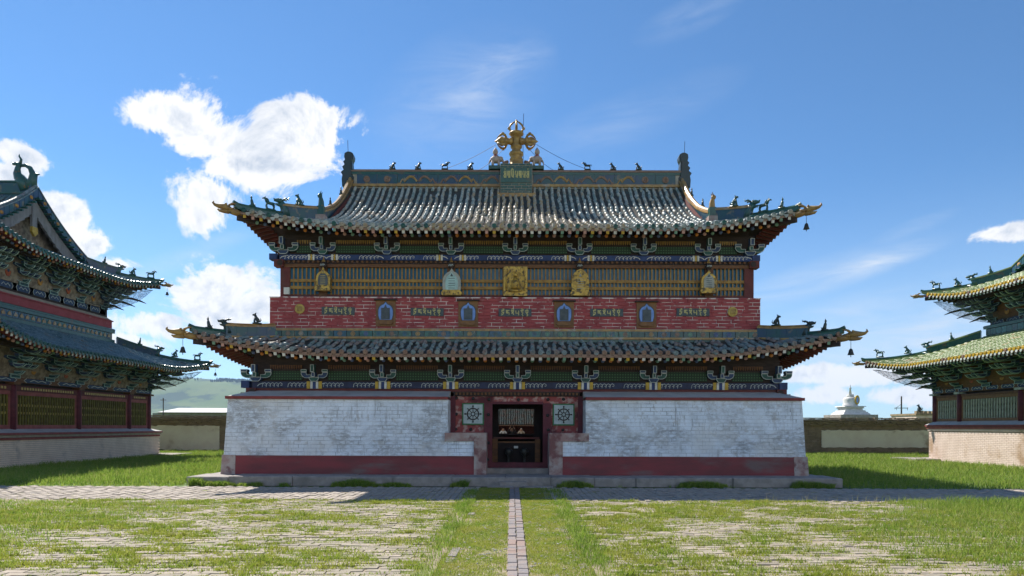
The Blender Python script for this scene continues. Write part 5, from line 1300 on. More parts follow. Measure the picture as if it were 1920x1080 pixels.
    for (S, yy, hh, zz, par) in ((LS, yw, hw, ztop+0.25, lr), (US, yu, hu, P['up_z0']-1.25, ur)):
        rows = []
        for i in range(6):
            u = i/5; row = []
            for j in range(13):
                q = j/12; side = q*2-1          # along the facade to the corner, then round the back
                if side <= 0: ea = S.M.inverted() @ S.w(far*(S.he-0.25+side*3.0), 0.28, -0.45); wa = Vector((far*(hh+side*2.0), yy-S.y0-(S.M.inverted() @ (MF @ Vector((0,0,0)))).y*0, 0))
                else: ea = S.M.inverted() @ S.w(far*(S.he-0.25), 0.28, -0.45); ea = Vector((ea.x, ea.y + side*3.0, ea.z - 0.5*side)); wa = Vector((far*hh, 0, 0))
                ew = S.M @ ea
                ww = MF @ Vector((far*(hh+min(side,0)*2.0), yy-0.15+max(side,0)*2.0, zz))
                p = ew + (ww-ew)*u - Vector((0,0,0.30*math.sin(math.pi*u)+0.03*math.sin(j*2.3+i)))
                row.append(p)
            rows.append(row)
        net_under(par, rows)
    # ---- band of glazed tiles and the red wall between the roofs
    zt = P['lo_z0'] + lo_prof(yu-0.15-(yw-P['lo_over'])); zr = P['band_top']
    b = MB(); b.box(-hu-0.05, hu+0.05, yu-0.12, yu+0.1, zt-0.2, zr); b.obj('ridge_core', 'mortar_pale', lr, MF)
    tiles = []; w = 0.36; n = int(2*hu/w); cache = [None]*3
    hz = (zr - zt) * (0.50 if sg < 0 else 0.74)
    for q in range(3):
        m = MB(); m.box(-w/2+0.01, w/2-0.01, -0.05, 0.05, 0.01, hz-0.01, 0)
        if sg < 0:
            m.prism([(-0.09,hz*0.25),(0.09,hz*0.25),(0.11,hz*0.5),(0.0,hz*0.85),(-0.11,hz*0.5)], -0.075, -0.05, 1)
        cache[q] = m.mesh([('glaze_panel','tile_b','tile_a')[q] if sg < 0 else ('glaze_dark_green','tile_a','tile_d')[q], 'glaze_ochre'], False, 'glazed_tile')
    zo = zt + (zr-zt)*(0.28 if sg < 0 else 0.12)
    for j in range(n): place('glazed_tile', random.choice(cache), lr, MF @ T((-hu+w*(j+0.5), yu-0.14, zo)))
    b = MB(); b.box(-hu-0.1, hu+0.1, yu-0.24, yu, zt+0.0, zo-0.02, 0); b.box(-hu-0.1, hu+0.1, yu-0.25, yu, zo+hz+0.01, zr+0.03, 0); b.tube([(-hu-0.1,yu-0.2,zr+0.05),(hu+0.1,yu-0.2,zr+0.05)], 0.07, 7, 0)
    b.obj('band_moulding', 'glaze_dark_green', lr, MF)
    if sg < 0:
        b = MB(); b.box(-hu-0.08, hu+0.08, yu-0.09, yu+1, zr, 7.52); rw = b.obj('red_wall', 'red_band_left', t, MF)
        b = MB(); b.box(-hu-0.14, hu+0.14, yu-0.14, yu+1, 7.52, 7.58); b.obj('wall_capping', 'red_band_left', rw, MF)
        b = MB(); b.add([(-hu-0.1,yu-0.10,7.58),(hu+0.1,yu-0.10,7.58),(hu-0.3,yu+0.22,7.86),(-hu+0.3,yu+0.22,7.86)], [(0,1,2,3)])
        b.add([(far*(hu+0.1),yu-0.10,7.58),(far*(hu+0.1),yu+3,7.58),(far*(hu-0.3),yu+3,7.86),(far*(hu-0.3),yu+0.22,7.86)], [(0,1,2,3)]); b.obj('sloping_ledge', 'beige_ledge', rw, MF)
        painted_strip(yu+0.16, hu-0.2, 7.84, 8.18, 1.05, 'wood_dark'); z = 8.18
        bracket_zone(yu+0.1, hu-0.2, z, P['up_z0']+0.0-z, P['up_br'], P['up_over']-0.45)
    else:
        painted_strip(yu+0.1, hu, P['up_z0']-1.45, P['up_z0']-1.2, 1.05, 'wood_dark')
        bracket_zone(yu+0.05, hu, P['up_z0']-1.2, 1.2, P['up_br'], P['up_over']-0.5)
    # ---- gable, ridge and its dragon
    dg, he = P['dg'], hu+P['up_over']; prof = P['up_prof']; gy = yu-P['up_over']+dg; zr0 = P['up_z0']+prof(he)
    MG = MF
    curve = lambda k, off=0.0: [(e*(he-dd)) for e in (1,) for dd in [0]]
    def verge(side, n=12): return [(side*(he-(dg+(he-dg)*i/n)), P['up_z0']+prof(dg+(he-dg)*i/n)) for i in range(n+1)]
    for side in (-1, 1):
        v = verge(side)
        m = MB()
        for i in range(len(v)-1):
            (x0, z0), (x1, z1) = v[i], v[i+1]
            q = [(x0, z0-0.78), (x1, z1-0.85), (x1, z1-0.12), (x0, z0-0.12)]
            m.prism(q if side < 0 else [q[1], q[0], q[3], q[2]], gy-0.02, gy+0.10)
        m.obj('bargeboard', 'wood_grey', ur, MG)
        for i in range(0, len(v)-1):
            (x0, z0), (x1, z1) = v[i], v[i+1]; m = MB(); f = 0.04
            q = [(x0+(x1-x0)*f, z0-0.06+(z1-z0)*f), (x1-(x1-x0)*f, z1-0.06-(z1-z0)*f), (x1-(x1-x0)*f, z1+0.36), (x0+(x1-x0)*f, z0+0.36)]
            m.prism(q if side < 0 else [q[1], q[0], q[3], q[2]], gy-0.22, gy-0.02, 0)
            if i % 3 == 1: m.ball(((x0+x1)/2, gy-0.23, (z0+z1)/2+0.14), 0.09, 1, 8, (1.2, 0.4, 1))
            m.obj('verge_panel', ['glaze_panel', 'painted_figure_b'], ur, MG)
        for i in range(13):
            d = dg + (he-dg)*(i+0.5)/13; x = side*(he-d); z = P['up_z0']+prof(d)
            m = MB(); m.tube([(x, gy-0.42, z-0.10), (x, gy+0.02, z-0.08)], 0.055, 7); m.obj('verge_tile', 'glaze_dark_green', ur, MG)
        Pp = [MG @ Vector((x, gy-0.10, z+0.34)) for (x, z) in v]
        m = MB(); m.sweep(Pp, 0.30, 0.06, 0, 0); m.tube([p+Vector((0,0,0.10)) for p in Pp], 0.075, 7, 0); m.obj('ridge_capping', 'glaze_teal_low' if sg < 0 else 'glaze_green_right', ur)
    v0 = verge(-1); v1 = verge(1)
    m = MB(); m.add([(v0[0][0], gy+0.5, v0[0][1]), (v1[0][0], gy+0.5, v1[0][1]), (0, gy+0.5, zr0)], [(0,1,2)]); m.obj('gable_wall', 'cream_panel', ur, MG)
    m = MB(); m.box(-0.16, 0.16, gy-0.06, gy+0.06, zr0-1.55, zr0-0.35, 0); m.prism([(-0.17,zr0-1.55),(-0.2,zr0-1.8),(0,zr0-2.0),(0.2,zr0-1.8),(0.17,zr0-1.55)], gy-0.08, gy+0.05, 1); m.obj('gable_pendant', ['wood_grey','paint_yellow'], ur, MG)
    m = MB(); m.box(-0.16, 0.16, gy+0.0, gy+6, zr0-0.2, zr0+0.55, 0); m.box(-0.22, 0.22, gy, gy+6, zr0+0.0, zr0+0.08, 1); m.box(-0.2, 0.2, gy, gy+6, zr0+0.56, zr0+0.64, 1); m.obj('main_ridge', ['glaze_panel','glaze_dark_green'], ur, MG)
    # curled dragon that bites the ridge end
    m = MB(); m.sm = True; Y = lambda a, z: (0, gy + 0.25 + a, zr0 + z)
    m.tube([Y(0.1,0.2), Y(0.25,0.6), Y(0.45,0.85), Y(0.55,1.05), Y(0.52,1.30), Y(0.42,1.50)], [0.26,0.27,0.24,0.17,0.12,0.10], 9)
    m.tube([Y(0.44,1.42), Y(0.58,1.52), Y(0.75,1.50), Y(0.80,1.58)], [0.13,0.10,0.06,0.02], 7)
    m.tube([Y(0.05,0.3), Y(-0.18,0.65), Y(-0.22,1.0), Y(-0.08,1.30), Y(0.14,1.44), Y(0.34,1.42)], [0.22,0.20,0.15,0.11,0.09,0.07], 8)
    m.tube([Y(0.40,1.52), Y(0.36,1.72), Y(0.46,1.88), Y(0.44,1.98)], [0.07,0.06,0.04,0.01], 6)
    for q in range(5): m.tube([Y(-0.30+0.05*q*q*0.4,0.6+0.17*q), Y(-0.42+0.06*q*q*0.4,0.68+0.18*q)], [0.05,0.008], 5)
    m.obj('ridge_end_dragon', 'figure_teal', ur, MG, True)
    m = MB(); m.tube([(0,gy+0.02,zr0+0.35),(0,gy-0.02,zr0+0.75),(0,gy-0.12,zr0+1.02)], [0.16,0.13,0.07], 7); m.tube([(0,gy-0.1,zr0+1.0),(0,gy-0.28,zr0+1.0)], [0.08,0.03], 6); m.obj('gable_beast', 'figure_teal', ur, MG, True)
    return t

def build_side_temples():
    side_temple(dict(sg=-1, label='temple on the left edge with blue-green roofs, tiered brackets and olive lattice windows', yc=32.2, ybase=20.45, hb=6.4, yw=20.83, hw=6.0, yu=22.24, hu=4.6,
        zc0=1.18, zc1=1.49, zsill=1.65, ztop=3.60, wz0=1.80, wz1=3.06, cols=[6.0, 4.0, -0.2, -4.4, -6.0], colmat='paint_maroon', headmat='wood_ochre', frame='wood_red_light', slat='slat_olive', rail='gold_paint',
        slat_sp=0.165, beam='wood_red', brick='brick_cream_left', cornice=['wood_red_light','beige_ledge','wood_red_light'], motif=2.1,
        lo_z0=4.98, lo_over=2.1, lo_prof=lambda d: 0.36*d+0.014*d*d, lo_br=[5.9, 4.0, 1.9, -0.2, -2.3, -4.4], up_z0=9.45, up_over=1.6, up_prof=lambda d: 0.38*d+0.0046*d**3, dg=2.5, up_br=[4.2, 2.2, 0.2, -1.8, -3.8],
        band_top=7.0, tile='glaze_blue_left', disc='glaze_dark_green', drip='glaze_dark_green', disc_fn=None, pan='pan_tile', sp=0.25))
    yel = lambda x: 'glaze_yellow' if (-7.2 < x < 9) and random.random() < 0.93 else 'glaze_brown'
    side_temple(dict(sg=1, label='temple on the right edge with green roofs and yellow eave tiles', yc=29.8, ybase=22.65, hb=6.4, yw=22.85, hw=6.2, yu=24.55, hu=4.5,
        zc0=1.66, zc1=1.98, zsill=2.19, ztop=3.66, wz0=2.30, wz1=3.25, cols=[-6.2, -4.2, -0.1, 4.0, 6.0], colmat='paint_maroon', headmat='paint_pale', frame='niche_frame', slat='slat_pale', rail='wood_dark',
        slat_sp=0.18, beam='wood_ochre', brick='brick_cream', cornice=['brick_cream','wood_red_light','cap_red'], motif=1.0,
        lo_z0=5.06, lo_over=2.2, lo_prof=lambda d: 0.34*d+0.012*d*d, lo_br=[-6.0, -4.2, -2.2, -0.1, 2.0, 4.0], up_z0=8.50, up_over=1.82, up_prof=lambda d: 0.38*d+0.0046*d**3, dg=2.6, up_br=[-4.3, -2.2, 0.0, 2.2],
        band_top=6.95, tile='glaze_green_right', disc='glaze_yellow', drip='paint_pale', disc_fn=yel, pan='pan_tile_green', sp=0.24))

# ------------------------------------------------------------------ ground, paving, walls, distance
def wedge(w, l, h):
    b = MB(); c = 0.008
    b.hexa([(-w/2,-l/2,0),(w/2,-l/2,0),(w/2,l/2,0),(-w/2,l/2,0)], [(-w/2+c,-l/2+c,h),(w/2-c,-l/2+c,h),(w/2-c,l/2-c,h),(-w/2+c,l/2-c,h)])
    b.f = b.f[1:]; b.m = b.m[1:]; return b

def setting():
    b = MB(); s = 9000; b.add([(-s,-s,-0.016),(s,-s,-0.016),(s,s,-0.016),(-s,s,-0.016)], [(0,1,2,3)]); tag(b.obj('ground', 'field'), kind='structure')
    b = MB(); b.add([(-34,-14,0.013),(34,-14,0.013),(34,19.35,0.013),(-34,19.35,0.013)], [(0,1,2,3)]); pav = tag(b.obj('paving', 'earth'), kind='structure')
    # pavers: rows across the yard in front, laid lengthwise in the band along the temples
    base = wedge(0.293, 0.147, 0.034); mats = []
    y = 7.0; r = 0
    while y < 15.95:
        x = -9.2 + (0.15 if r % 2 else 0)
        while x < 9.6:
            x += 0.302
            if abs(x) < 1.28: continue
            if random.random() < 0.06: continue
            m = T((x + random.gauss(0, .007), y + random.gauss(0, .006), -0.012 + random.gauss(0, .004))) @ RZ(random.gauss(0, .02)) @ RX(random.gauss(0, .008)) @ RY(random.gauss(0, .006))
            mats.append(m)
        y += 0.155; r += 1
    vis = [m for m in mats if abs(m[0][3]) < m[1][3]*0.77 + 0.2 and m[1][3] > 7.8]; vis.sort(key=lambda m: m[1][3])
    near = set(id(m) for m in vis[:300]); me = base.mesh('paver', False, 'brick')
    pmat = ['paver', 'paver_dark', 'paver_pink']; pme = [me, base.mesh('paver_dark', False, 'brick'), base.mesh('paver_pink', False, 'brick')]
    def pick(m): return 0 if random.random() < 0.5 else random.choice((1, 2))
    for m in vis[:300]: place('brick', pme[pick(m)], pav, m)
    rest = [(pick(m), m) for m in mats if id(m) not in near]
    for k in range(3): bulk('brick_field', base, pmat[k], [m for (q, m) in rest if q == k], pav)
    base2 = wedge(0.148, 0.30, 0.036); mats = []
    x = -22.0; k = 0
    while x < 24:
        y = 15.98 + (0.155 if k % 2 else 0)
        while y < 19.3:
            if not (abs(x) < 0.9 and y > 15): mats.append(T((x + random.gauss(0, .004), y + 0.155 + random.gauss(0, .004), -0.012 + random.gauss(0, .005))) @ RZ(random.gauss(0, .025)) @ RX(random.gauss(0, .014)) @ RY(random.gauss(0, .016)))
            y += 0.312
        x += 0.158; k += 1
    bulk('brick_band', base2, 'paver_band', mats, pav)
    # walkway to the door: two rows of bricks down the middle, stone edging
    b = MB(); b.add([(-1.28,-6,0.017),(1.28,-6,0.017),(1.28,19.4,0.017),(-1.28,19.4,0.017)], [(0,1,2,3)]); wk = tag(b.obj('walkway', 'earth'), kind='structure')
    me = wedge(0.132, 0.252, 0.05).mesh('paver_grey', False, 'path_brick')
    for col in (-1, 1):
        y = 6.0 + (0.1 if col > 0 else 0)
        while y < 19.4:
            L = random.uniform(0.85, 1.12); place('path_brick', me, wk, T((0.075 + col*0.0675 + random.gauss(0,.004), y, -0.008 + random.gauss(0,.004))) @ RZ(random.gauss(0,.02)) @ S3(1, L, 1)); y += 0.258 * (L*0.5 + 0.5)
    me = wedge(0.13, 0.34, 0.035).mesh('paver_grey', False, 'edge_stone')
    for col in (-1, 1):
        y = 6.0
        while y < 19.3:
            if random.random() < 0.4: place('edge_stone', me, wk, T((0.05 + col*0.87 + random.gauss(0,.01), y, -0.012 + random.gauss(0,.004))) @ RZ(random.gauss(0,.03)))
            y += 0.36
    peb = MB(); peb.ball((0,0,0), 1.0, 0, 6, (1,0.8,0.5)); mats = []
    for _ in range(700):
        s = abs(random.gauss(0.012, 0.008)) + 0.005; mats.append(T((random.uniform(-0.82,0.9), random.uniform(7.5,19), 0.02)) @ RZ(random.uniform(0,6)) @ S3(s*1.3, s, s))
    bulk('pebbles', peb, 'pebble', mats, wk)
    # weathered courtyard wall behind the temples
    w = empty('courtyard_wall', (0, 45.5, 0), 'low brown brick courtyard wall with cream plaster panels behind the temples', 'wall')
    b = MB(); b.box(-36, 40, 45.5, 46.1, 0, 2.34); core = b.obj('wall_core', 'joint_brown', w)
    bb = MB(); bb.box(-0.14, 0.14, -0.03, 0.05, -0.036, 0.036); mats = []
    for r in range(28):
        z = 0.05 + r*0.084; x = -36 + (0.15 if r % 2 else 0)
        while x < 40:
            if abs(x) > 13: mats.append(T((x, 45.5 + random.gauss(0, .012), z + random.gauss(0, .006))) @ RZ(random.gauss(0,.02)))
            x += 0.295
    bulk('brick_facing', bb, 'brick_brown', mats, core)
    for (a, c, z0, z1, d) in ((-27.5, X_(411,45.4), 0.15, 1.80, 0.02), (X_(1541,45.4), 29.5, 0.46, 1.64, 0.02), (-36, -28, 0.15, 1.8, 0.02)):
        n = 40; m = MB(); pts = [(a + (c-a)*i/n, z0 + random.gauss(0, .02)) for i in range(n+1)] + [(c - (c-a)*i/n, z1 + random.gauss(0, .025)) for i in range(n+1)]
        m.prism(pts, 45.42, 45.5); o = m.obj('plaster_panel', 'plaster_cream', w)
    for i in range(6):
        e = (0.05, 0.10, 0.16, 0.22, 0.15, 0.08)[i]; z = 2.0 + i*0.09; mats = []; x = -36 + (0.15 if i % 2 else 0)
        while x < 40:
            if abs(x) > 13: mats.append(T((x, 45.47 - e + random.gauss(0, .02), z + random.gauss(0, .010))) @ RZ(random.gauss(0,.04)) @ S3(1, 3.5, 1))
            x += 0.30
        bulk('coping_course', bb, 'brick_brown', mats, w)
    # ---- far things
    b = MB(); b.box(X_(286,70), -14, 70, 78, 0, 3.10, 0); fb = empty('storehouse', (-28, 70, 0), 'long low building with white roof edge beyond the courtyard wall', 'building'); b.obj('wall', 'lime_grey', fb)
    m = MB(); m.box(X_(299,70), -13.5, 69.6, 78, 3.10, 3.18, 1); m.add([(X_(299,70),69.5,3.18),(-13.5,69.5,3.18),(-13.5,74,3.75),(X_(299,70),74,3.75)], [(0,1,2,3)]); m.obj('roof', ['roof_pale', 'lime_grey'], fb)
    b = MB(); b.tube([(X_(306,68),68,0),(X_(306,68),68,4.6)], 0.05, 6); b.tube([(X_(306,68)-0.3,68,4.4),(X_(306,68)+0.3,68,4.4)], 0.03, 5); tag(b.obj('lamp_pole', 'pole_wood'), 'thin dark pole rising beyond the wall by the left temple', 'pole')
    # stupa
    D = 90.0; sx = X_(1594, D); st = empty('stupa', (sx, D, 0), 'white stupa with slender spire beyond the courtyard wall', 'stupa')
    Ms = T((sx, D, 0)) @ S3(0.74, 0.74, 1)
    m = MB(); m.box(-3.3, 3.3, -3.3, 3.3, 0, 3.55); m.obj('plinth', 'stone', st, Ms)
    for (h, z0, z1) in ((2.45,3.55,3.75),(2.2,3.75,3.95),(1.9,3.95,4.15),(1.55,4.15,4.40),(1.95,4.62,4.72),(1.7,4.40,4.62)):
        m = MB(); m.hexa([(-h,-h,z0),(h,-h,z0),(h,h,z0),(-h,h,z0)], [(-h*.95,-h*.95,z1),(h*.95,-h*.95,z1),(h*.95,h*.95,z1),(-h*.95,h*.95,z1)]); m.obj('tier', 'white_lime', st, Ms)
    m = MB(); m.lathe([(1.25,4.72),(1.32,4.85),(1.25,4.95),(1.15,5.3),(1.22,5.6),(1.05,5.85),(0.62,5.98),(0.55,6.0)], 20); m.obj('dome', 'white_lime', st, Ms, True)
    m = MB(); m.box(-0.42,0.42,-0.42,0.42,6.0,6.32); m.lathe([(0.62,6.02),(0.66,6.1),(0.6,6.2)], 12); m.obj('harmika', 'white_lime', st, Ms)
    m = MB(); m.lathe([(0.26,6.32),(0.13,7.05),(0.22,7.10),(0.20,7.2),(0.04,7.3),(0.09,7.45),(0.01,7.62)], 10); m.obj('spire', 'white_lime', st, Ms, True)
    m = MB(); k = 16; m.prism([(0.62+0.42*math.cos(2*math.pi*i/k), 5.55+0.62*math.sin(2*math.pi*i/k)) for i in range(k)], -1.35, -1.1, 0); m.prism([(0.62+0.2*math.cos(2*math.pi*i/k), 5.5+0.38*math.sin(2*math.pi*i/k)) for i in range(k)], -1.38, -1.35, 1); m.obj('gilt_niche', ['paint_yellow','niche_blue'], st, Ms)
    D = 120.0; sx = X_(1690, D); m = MB(); m.tube([(0,0,0),(0,0,7.5)], [0.16,0.12], 7); m.tube([(-1.2,0,5.4),(1.2,0,5.4)], 0.06, 5); m.tube([(-0.9,0,5.0),(-0.9,0,5.5)], 0.04, 5); m.tube([(1.1,0,5.0),(1.1,0,5.5)], 0.04, 5); m.tube([(-1.3,0,5.2),(0,0,6.1)], 0.03, 4)
    tag(m.obj('utility_pole', 'pole_wood', None, T((sx, D, 0))), 'thin utility pole with cross arm right of the stupa', 'pole')
    D = 60.0; a, c = X_(1718, D), X_(1790, D); g = empty('gate_tower', ((a+c)/2, D, 0), 'small brick tower with battlements beside the right temple', 'tower')
    m = MB(); m.box(a, c, D, D+4, 0, 2.95); m.obj('wall', 'brick_cream', g); m = MB(); m.box(a-0.08, c, D-0.1, D+4, 2.95, 3.12); m.obj('string_course', 'brick_brown', g)
    x = a
    while x < c: m = MB(); m.box(x, x+0.22, D-0.05, D+0.3, 3.12, 3.34); m.obj('merlon', 'brick_brown', g); x += 0.36
    place('tower_figure', FIG['figure_dark'][0], g, T((a+0.35, D+0.1, 3.36)) @ S3(1.6,1.6,1.6))
    # hills
    nx, ny = 110, 26; xs = np.linspace(-4200, -200, nx); ys = np.linspace(2200, 4200, ny); X, Y = np.meshgrid(xs, ys)
    prof = np.exp(-((Y-3000)/480)**2); along = 205 + 42*(vnoise(X, Y*0, 0.0016, 3, 3)-0.5)*2 - 0.03*(X+1400)*(X > -1400)
    Z = along*prof*np.clip((-X-250)/700, 0, 1) * (0.82 + 0.36*vnoise(X, Y, 0.0032, 5, 4)) - 4
    b = MB(); b.v = [(float(X[j,i]), float(Y[j,i]), float(Z[j,i])) for j in range(ny) for i in range(nx)]; b.f = [(j*nx+i, j*nx+i+1, (j+1)*nx+i+1, (j+1)*nx+i) for j in range(ny-1) for i in range(nx-1)]; b.m = [0]*len(b.f)
    tag(b.obj('hill', 'hill_grass', smooth=True), kind='structure')
    tree = MB(); tree.lathe([(0.5,0),(3.2,2),(2.6,5),(1.2,9),(0.2,11)], 6); mats = []
    for _ in range(6000):
        x, y = random.uniform(-2000,-900), random.uniform(2600,3050)
        i = (x+4200)/4000*(nx-1); j = (y-2200)/2000*(ny-1); z = Z[int(j), int(i)]
        if vnoise(np.array([x]), np.array([y]), 0.006, 9)[0] + (z-120)/420 > 0.66: mats.append(T((x, y, z-1)) @ S3(1,1,random.uniform(.7,1.3)))
    if mats: bulk('hill_wood', tree, 'hill_tree', mats)
    tag(bpy.data.objects['hill_wood'], 'dark scattered wood along the top of the hill', 'wood')

# ------------------------------------------------------------------ grass
def blades(name, P, H, W, mat, label):
    n = len(P); ang = RNG.uniform(0, 2*np.pi, n); lean = RNG.uniform(0.1, 0.75, n)*H; la = RNG.uniform(0, 2*np.pi, n)
    dx, dy = np.cos(ang)*W/2, np.sin(ang)*W/2; lx_, ly_ = np.cos(la)*lean, np.sin(la)*lean
    V = np.zeros((n, 5, 3)); z0 = np.full(n, -0.005)
    V[:,0] = np.stack([P[:,0]-dx, P[:,1]-dy, z0], 1); V[:,1] = np.stack([P[:,0]+dx, P[:,1]+dy, z0], 1)
    V[:,2] = np.stack([P[:,0]-dx*.7+lx_*.35, P[:,1]-dy*.7+ly_*.35, H*0.6], 1); V[:,3] = np.stack([P[:,0]+dx*.7+lx_*.35, P[:,1]+dy*.7+ly_*.35, H*0.6], 1)
    V[:,4] = np.stack([P[:,0]+lx_, P[:,1]+ly_, H*0.95], 1)
    me = bpy.data.meshes.new(name); me.vertices.add(5*n); me.vertices.foreach_set('co', V.reshape(-1))
    lp = (np.array([0,1,3,2, 2,3,4])[None] + 5*np.arange(n)[:,None]).reshape(-1).astype(np.int32)
    me.loops.add(7*n); me.loops.foreach_set('vertex_index', lp)
    me.polygons.add(2*n); me.polygons.foreach_set('loop_start', (np.array([0,4])[None] + 7*np.arange(n)[:,None]).reshape(-1).astype(np.int32))
    me.materials.append(M_(mat)); me.update(calc_edges=True); me.validate()
    return tag(place(name, me, None, I4), label, 'grass', None, 'stuff')

def grass():
    def cand(n, x0, x1, y0, y1):
        P = np.stack([RNG.uniform(x0, x1, n), RNG.uniform(y0, y1, n)], 1); return P[np.abs(P[:,0]) < 0.80*P[:,1] + 0.6]
    sm = lambda v, a, b: (lambda t: t*t*(3-2*t))(np.clip((v-a)/(b-a), 0, 1))
    # lawns beside and behind the temples
    for name, x0, x1, lab in (('lawn', -23, -9.0, 'lush green lawn between the left temple and the middle one'), ('lawn', 9.0, 31, 'tall green grass in front of the right temple')):
        P = cand(95000, x0, x1, 19.35, 45.4); k = (np.abs(P[:,0]) > 10.0) | (P[:,1] > 35.8)
        P = P[k]; yy = P[:,1]
        k = ~((P[:,0] < -20.4) & (yy < 38.6)) & ~((P[:,0] > 22.6) & (yy < 36.3)); P = P[k]
        nz = 0.5*vnoise(P[:,0], P[:,1], 0.7, 11) + 0.5*vnoise(P[:,0], P[:,1], 2.6, 12, 2); H = (0.06 + 0.30*nz**1.5)*RNG.uniform(0.5, 1.5, len(P)); edge = np.clip((P[:,1]-19.3)/1.2, 0.25, 1)
        blades(name, P, H*edge, np.full(len(P), 0.020), 'grass_tall', lab)
    # tall grass over the paving on both sides of the foreground
    P = cand(210000, -13.5, 14, 7.2, 16.3); x, y = P[:,0], P[:,1]; n1 = vnoise(x, y, 0.55, 21)
    L = sm(-6.7 + 0.02*(y-8) + (n1-0.5)*3.4 - x, 0.0, 2.2) * sm(15.7 + (n1-0.5)*0.8 - y, 0.0, 0.3)
    Rr = sm(x - (5.6 + np.maximum(0, y-11.5)*0.62 + np.maximum(0, 10-y)*0.3 + (n1-0.5)*3.4), -0.6, 2.0) * sm(16.2 - (n1-0.5)*0.8 - y, 0.0, 0.3)
    dens = np.maximum(L*0.75, Rr) * (0.35 + 0.65*sm(vnoise(x, y, 2.2, 22), 0.25, 0.5)); k = RNG.uniform(0, 1, len(P)) < dens
    P = P[k]; nz = 0.55*vnoise(P[:,0], P[:,1], 0.9, 23) + 0.45*vnoise(P[:,0], P[:,1], 3.5, 24, 2); right = P[:,0] > 0
    H = (0.03 + 0.09*nz)*RNG.uniform(0.5, 1.5, len(P)) * np.where(right, 1.2 + 0.9*np.clip((P[:,1]-13)/3, 0, 1), 1.0)
    blades('meadow_grass', P, H, np.full(len(P), 0.012), 'grass_tall', 'bright grass grown over the paving at both sides of the foreground')
    # verges along the walkway
    P = np.stack([RNG.uniform(-1.75, 1.75, 60000), RNG.uniform(7.2, 18.6, 60000)], 1); x, y = P[:,0], P[:,1]; n1 = vnoise(x*0, y, 1.3, 31)
    d = np.abs(np.abs(x - 0.05) - 1.10 - 0.35*(n1-0.5)); k = RNG.uniform(0, 1, len(P)) < np.exp(-(d/0.15)**2)*np.where(y > 15.6, 0.5, 1) * (0.35 + sm(vnoise(x, y, 1.6, 32), 0.35, 0.55))
    P = P[k]; H = (0.055 + 0.11*vnoise(P[:,0], P[:,1], 1.0, 33))*RNG.uniform(0.6, 1.4, len(P))
    blades('verge_grass', P, H, np.full(len(P), 0.011), 'grass_tall', 'two strips of grass along the edges of the walkway')
    # short growth: walkway turf and tufts in the paving joints
    P = np.stack([RNG.uniform(-0.95, 1.02, 150000), RNG.uniform(7.2, 19.3, 150000)], 1); x, y = P[:,0], P[:,1]
    k = (np.abs(x-0.075) > 0.14) & (RNG.uniform(0, 1, len(P)) < 0.30 + 0.70*sm(vnoise(x, y, 2.6, 41), 0.30, 0.50)); P = P[k]
    blades('walkway_turf', P, 0.014 + RNG.uniform(0.012, 0.04, len(P)), np.full(len(P), 0.009), 'grass_short', 'short yellowish turf of the walkway to the door')
    P = cand(44000, -11, 11.5, 7.2, 16.1); x, y = P[:,0], P[:,1]
    k = np.abs(x - 0.05) > 1.2; P = P[k]; x, y = P[:,0], P[:,1]
    joint = RNG.uniform(0, 1, len(P)) < 0.8
    yj = 7.0 + 0.0775 + np.round((y-7.0775)/0.155)*0.155; y = np.where(joint, yj, y)
    pn = vnoise(x*0.6, y*1.2, 0.8, 51, 5); tuft = vnoise(x*0.8, y*1.7, 1.7, 57, 4)
    bias = np.where(x > 0, 0.40, 0.445) + 0.05*sm(y, 14.8, 15.8)
    dens = 0.20 + 0.8*sm(0.35*pn + 0.65*tuft, bias-0.04, bias+0.17)
    k = RNG.uniform(0, 1, len(P)) < dens; x, y, d_ = x[k], y[k], dens[k]
    n = 17; hh = np.repeat(RNG.uniform(0.4, 1.5, len(x))**1.3*(0.55+0.6*d_), n); sx = np.repeat(RNG.uniform(0.025, 0.095, len(x)), n)
    X2 = np.repeat(x, n) + RNG.normal(0, 1, len(x)*n)*sx; Y2 = np.repeat(y, n) + RNG.normal(0, 0.020, len(x)*n)
    P = np.stack([X2, Y2], 1); H = 0.012 + 0.040*hh*RNG.uniform(0.5, 1.4, len(P))
    blades('joint_grass', P, H, np.full(len(P), 0.011), 'grass_short', 'tufts of short grass growing in the paving joints')
    # dry stalks standing above the grass
    P = np.concatenate([cand(2500, 9, 29, 20, 45), cand(1500, -20, -10, 20, 45), cand(900, 5.5, 13, 9, 16.2), cand(500, -12, -7, 8, 15.5)])
    P = P[(np.abs(P[:,0]) > 10.2) | (P[:,1] < 16.2)]; P = P[~((P[:,0] > 22.5) & (P[:,1] < 36.4) & (P[:,1] > 18)) & ~((P[:,0] < -20.3) & (P[:,1] < 38.7))]
    blades('dry_grass', P, RNG.uniform(0.12, 0.38, len(P))*np.where(P[:,1] < 17, 0.75, 1.1), np.full(len(P), 0.007), 'grass_dry', 'pale dry stalks standing above the green grass')
    # sparse tufts in the paved band and weeds at the foot of the platform
    P = np.stack([RNG.uniform(-17, 18, 30000), RNG.uniform(16, 19.4, 30000)], 1); n = vnoise(P[:,0]*0.7, P[:,1]*1.6, 1.5, 61, 4); k = RNG.uniform(0, 1, len(P)) < sm(n, 0.60, 0.72)*0.8; P = P[k]
    blades('band_grass', P, RNG.uniform(0.015, 0.05, len(P)), np.full(len(P), 0.011), 'grass_short', 'sparse tufts in the paved band before the temples')
    P = np.stack([RNG.uniform(-9.6, 9.6, 26000), 19.88 + RNG.normal(0, 0.07, 26000)], 1); n = vnoise(P[:,0], P[:,1]*0, 0.9, 71, 4)
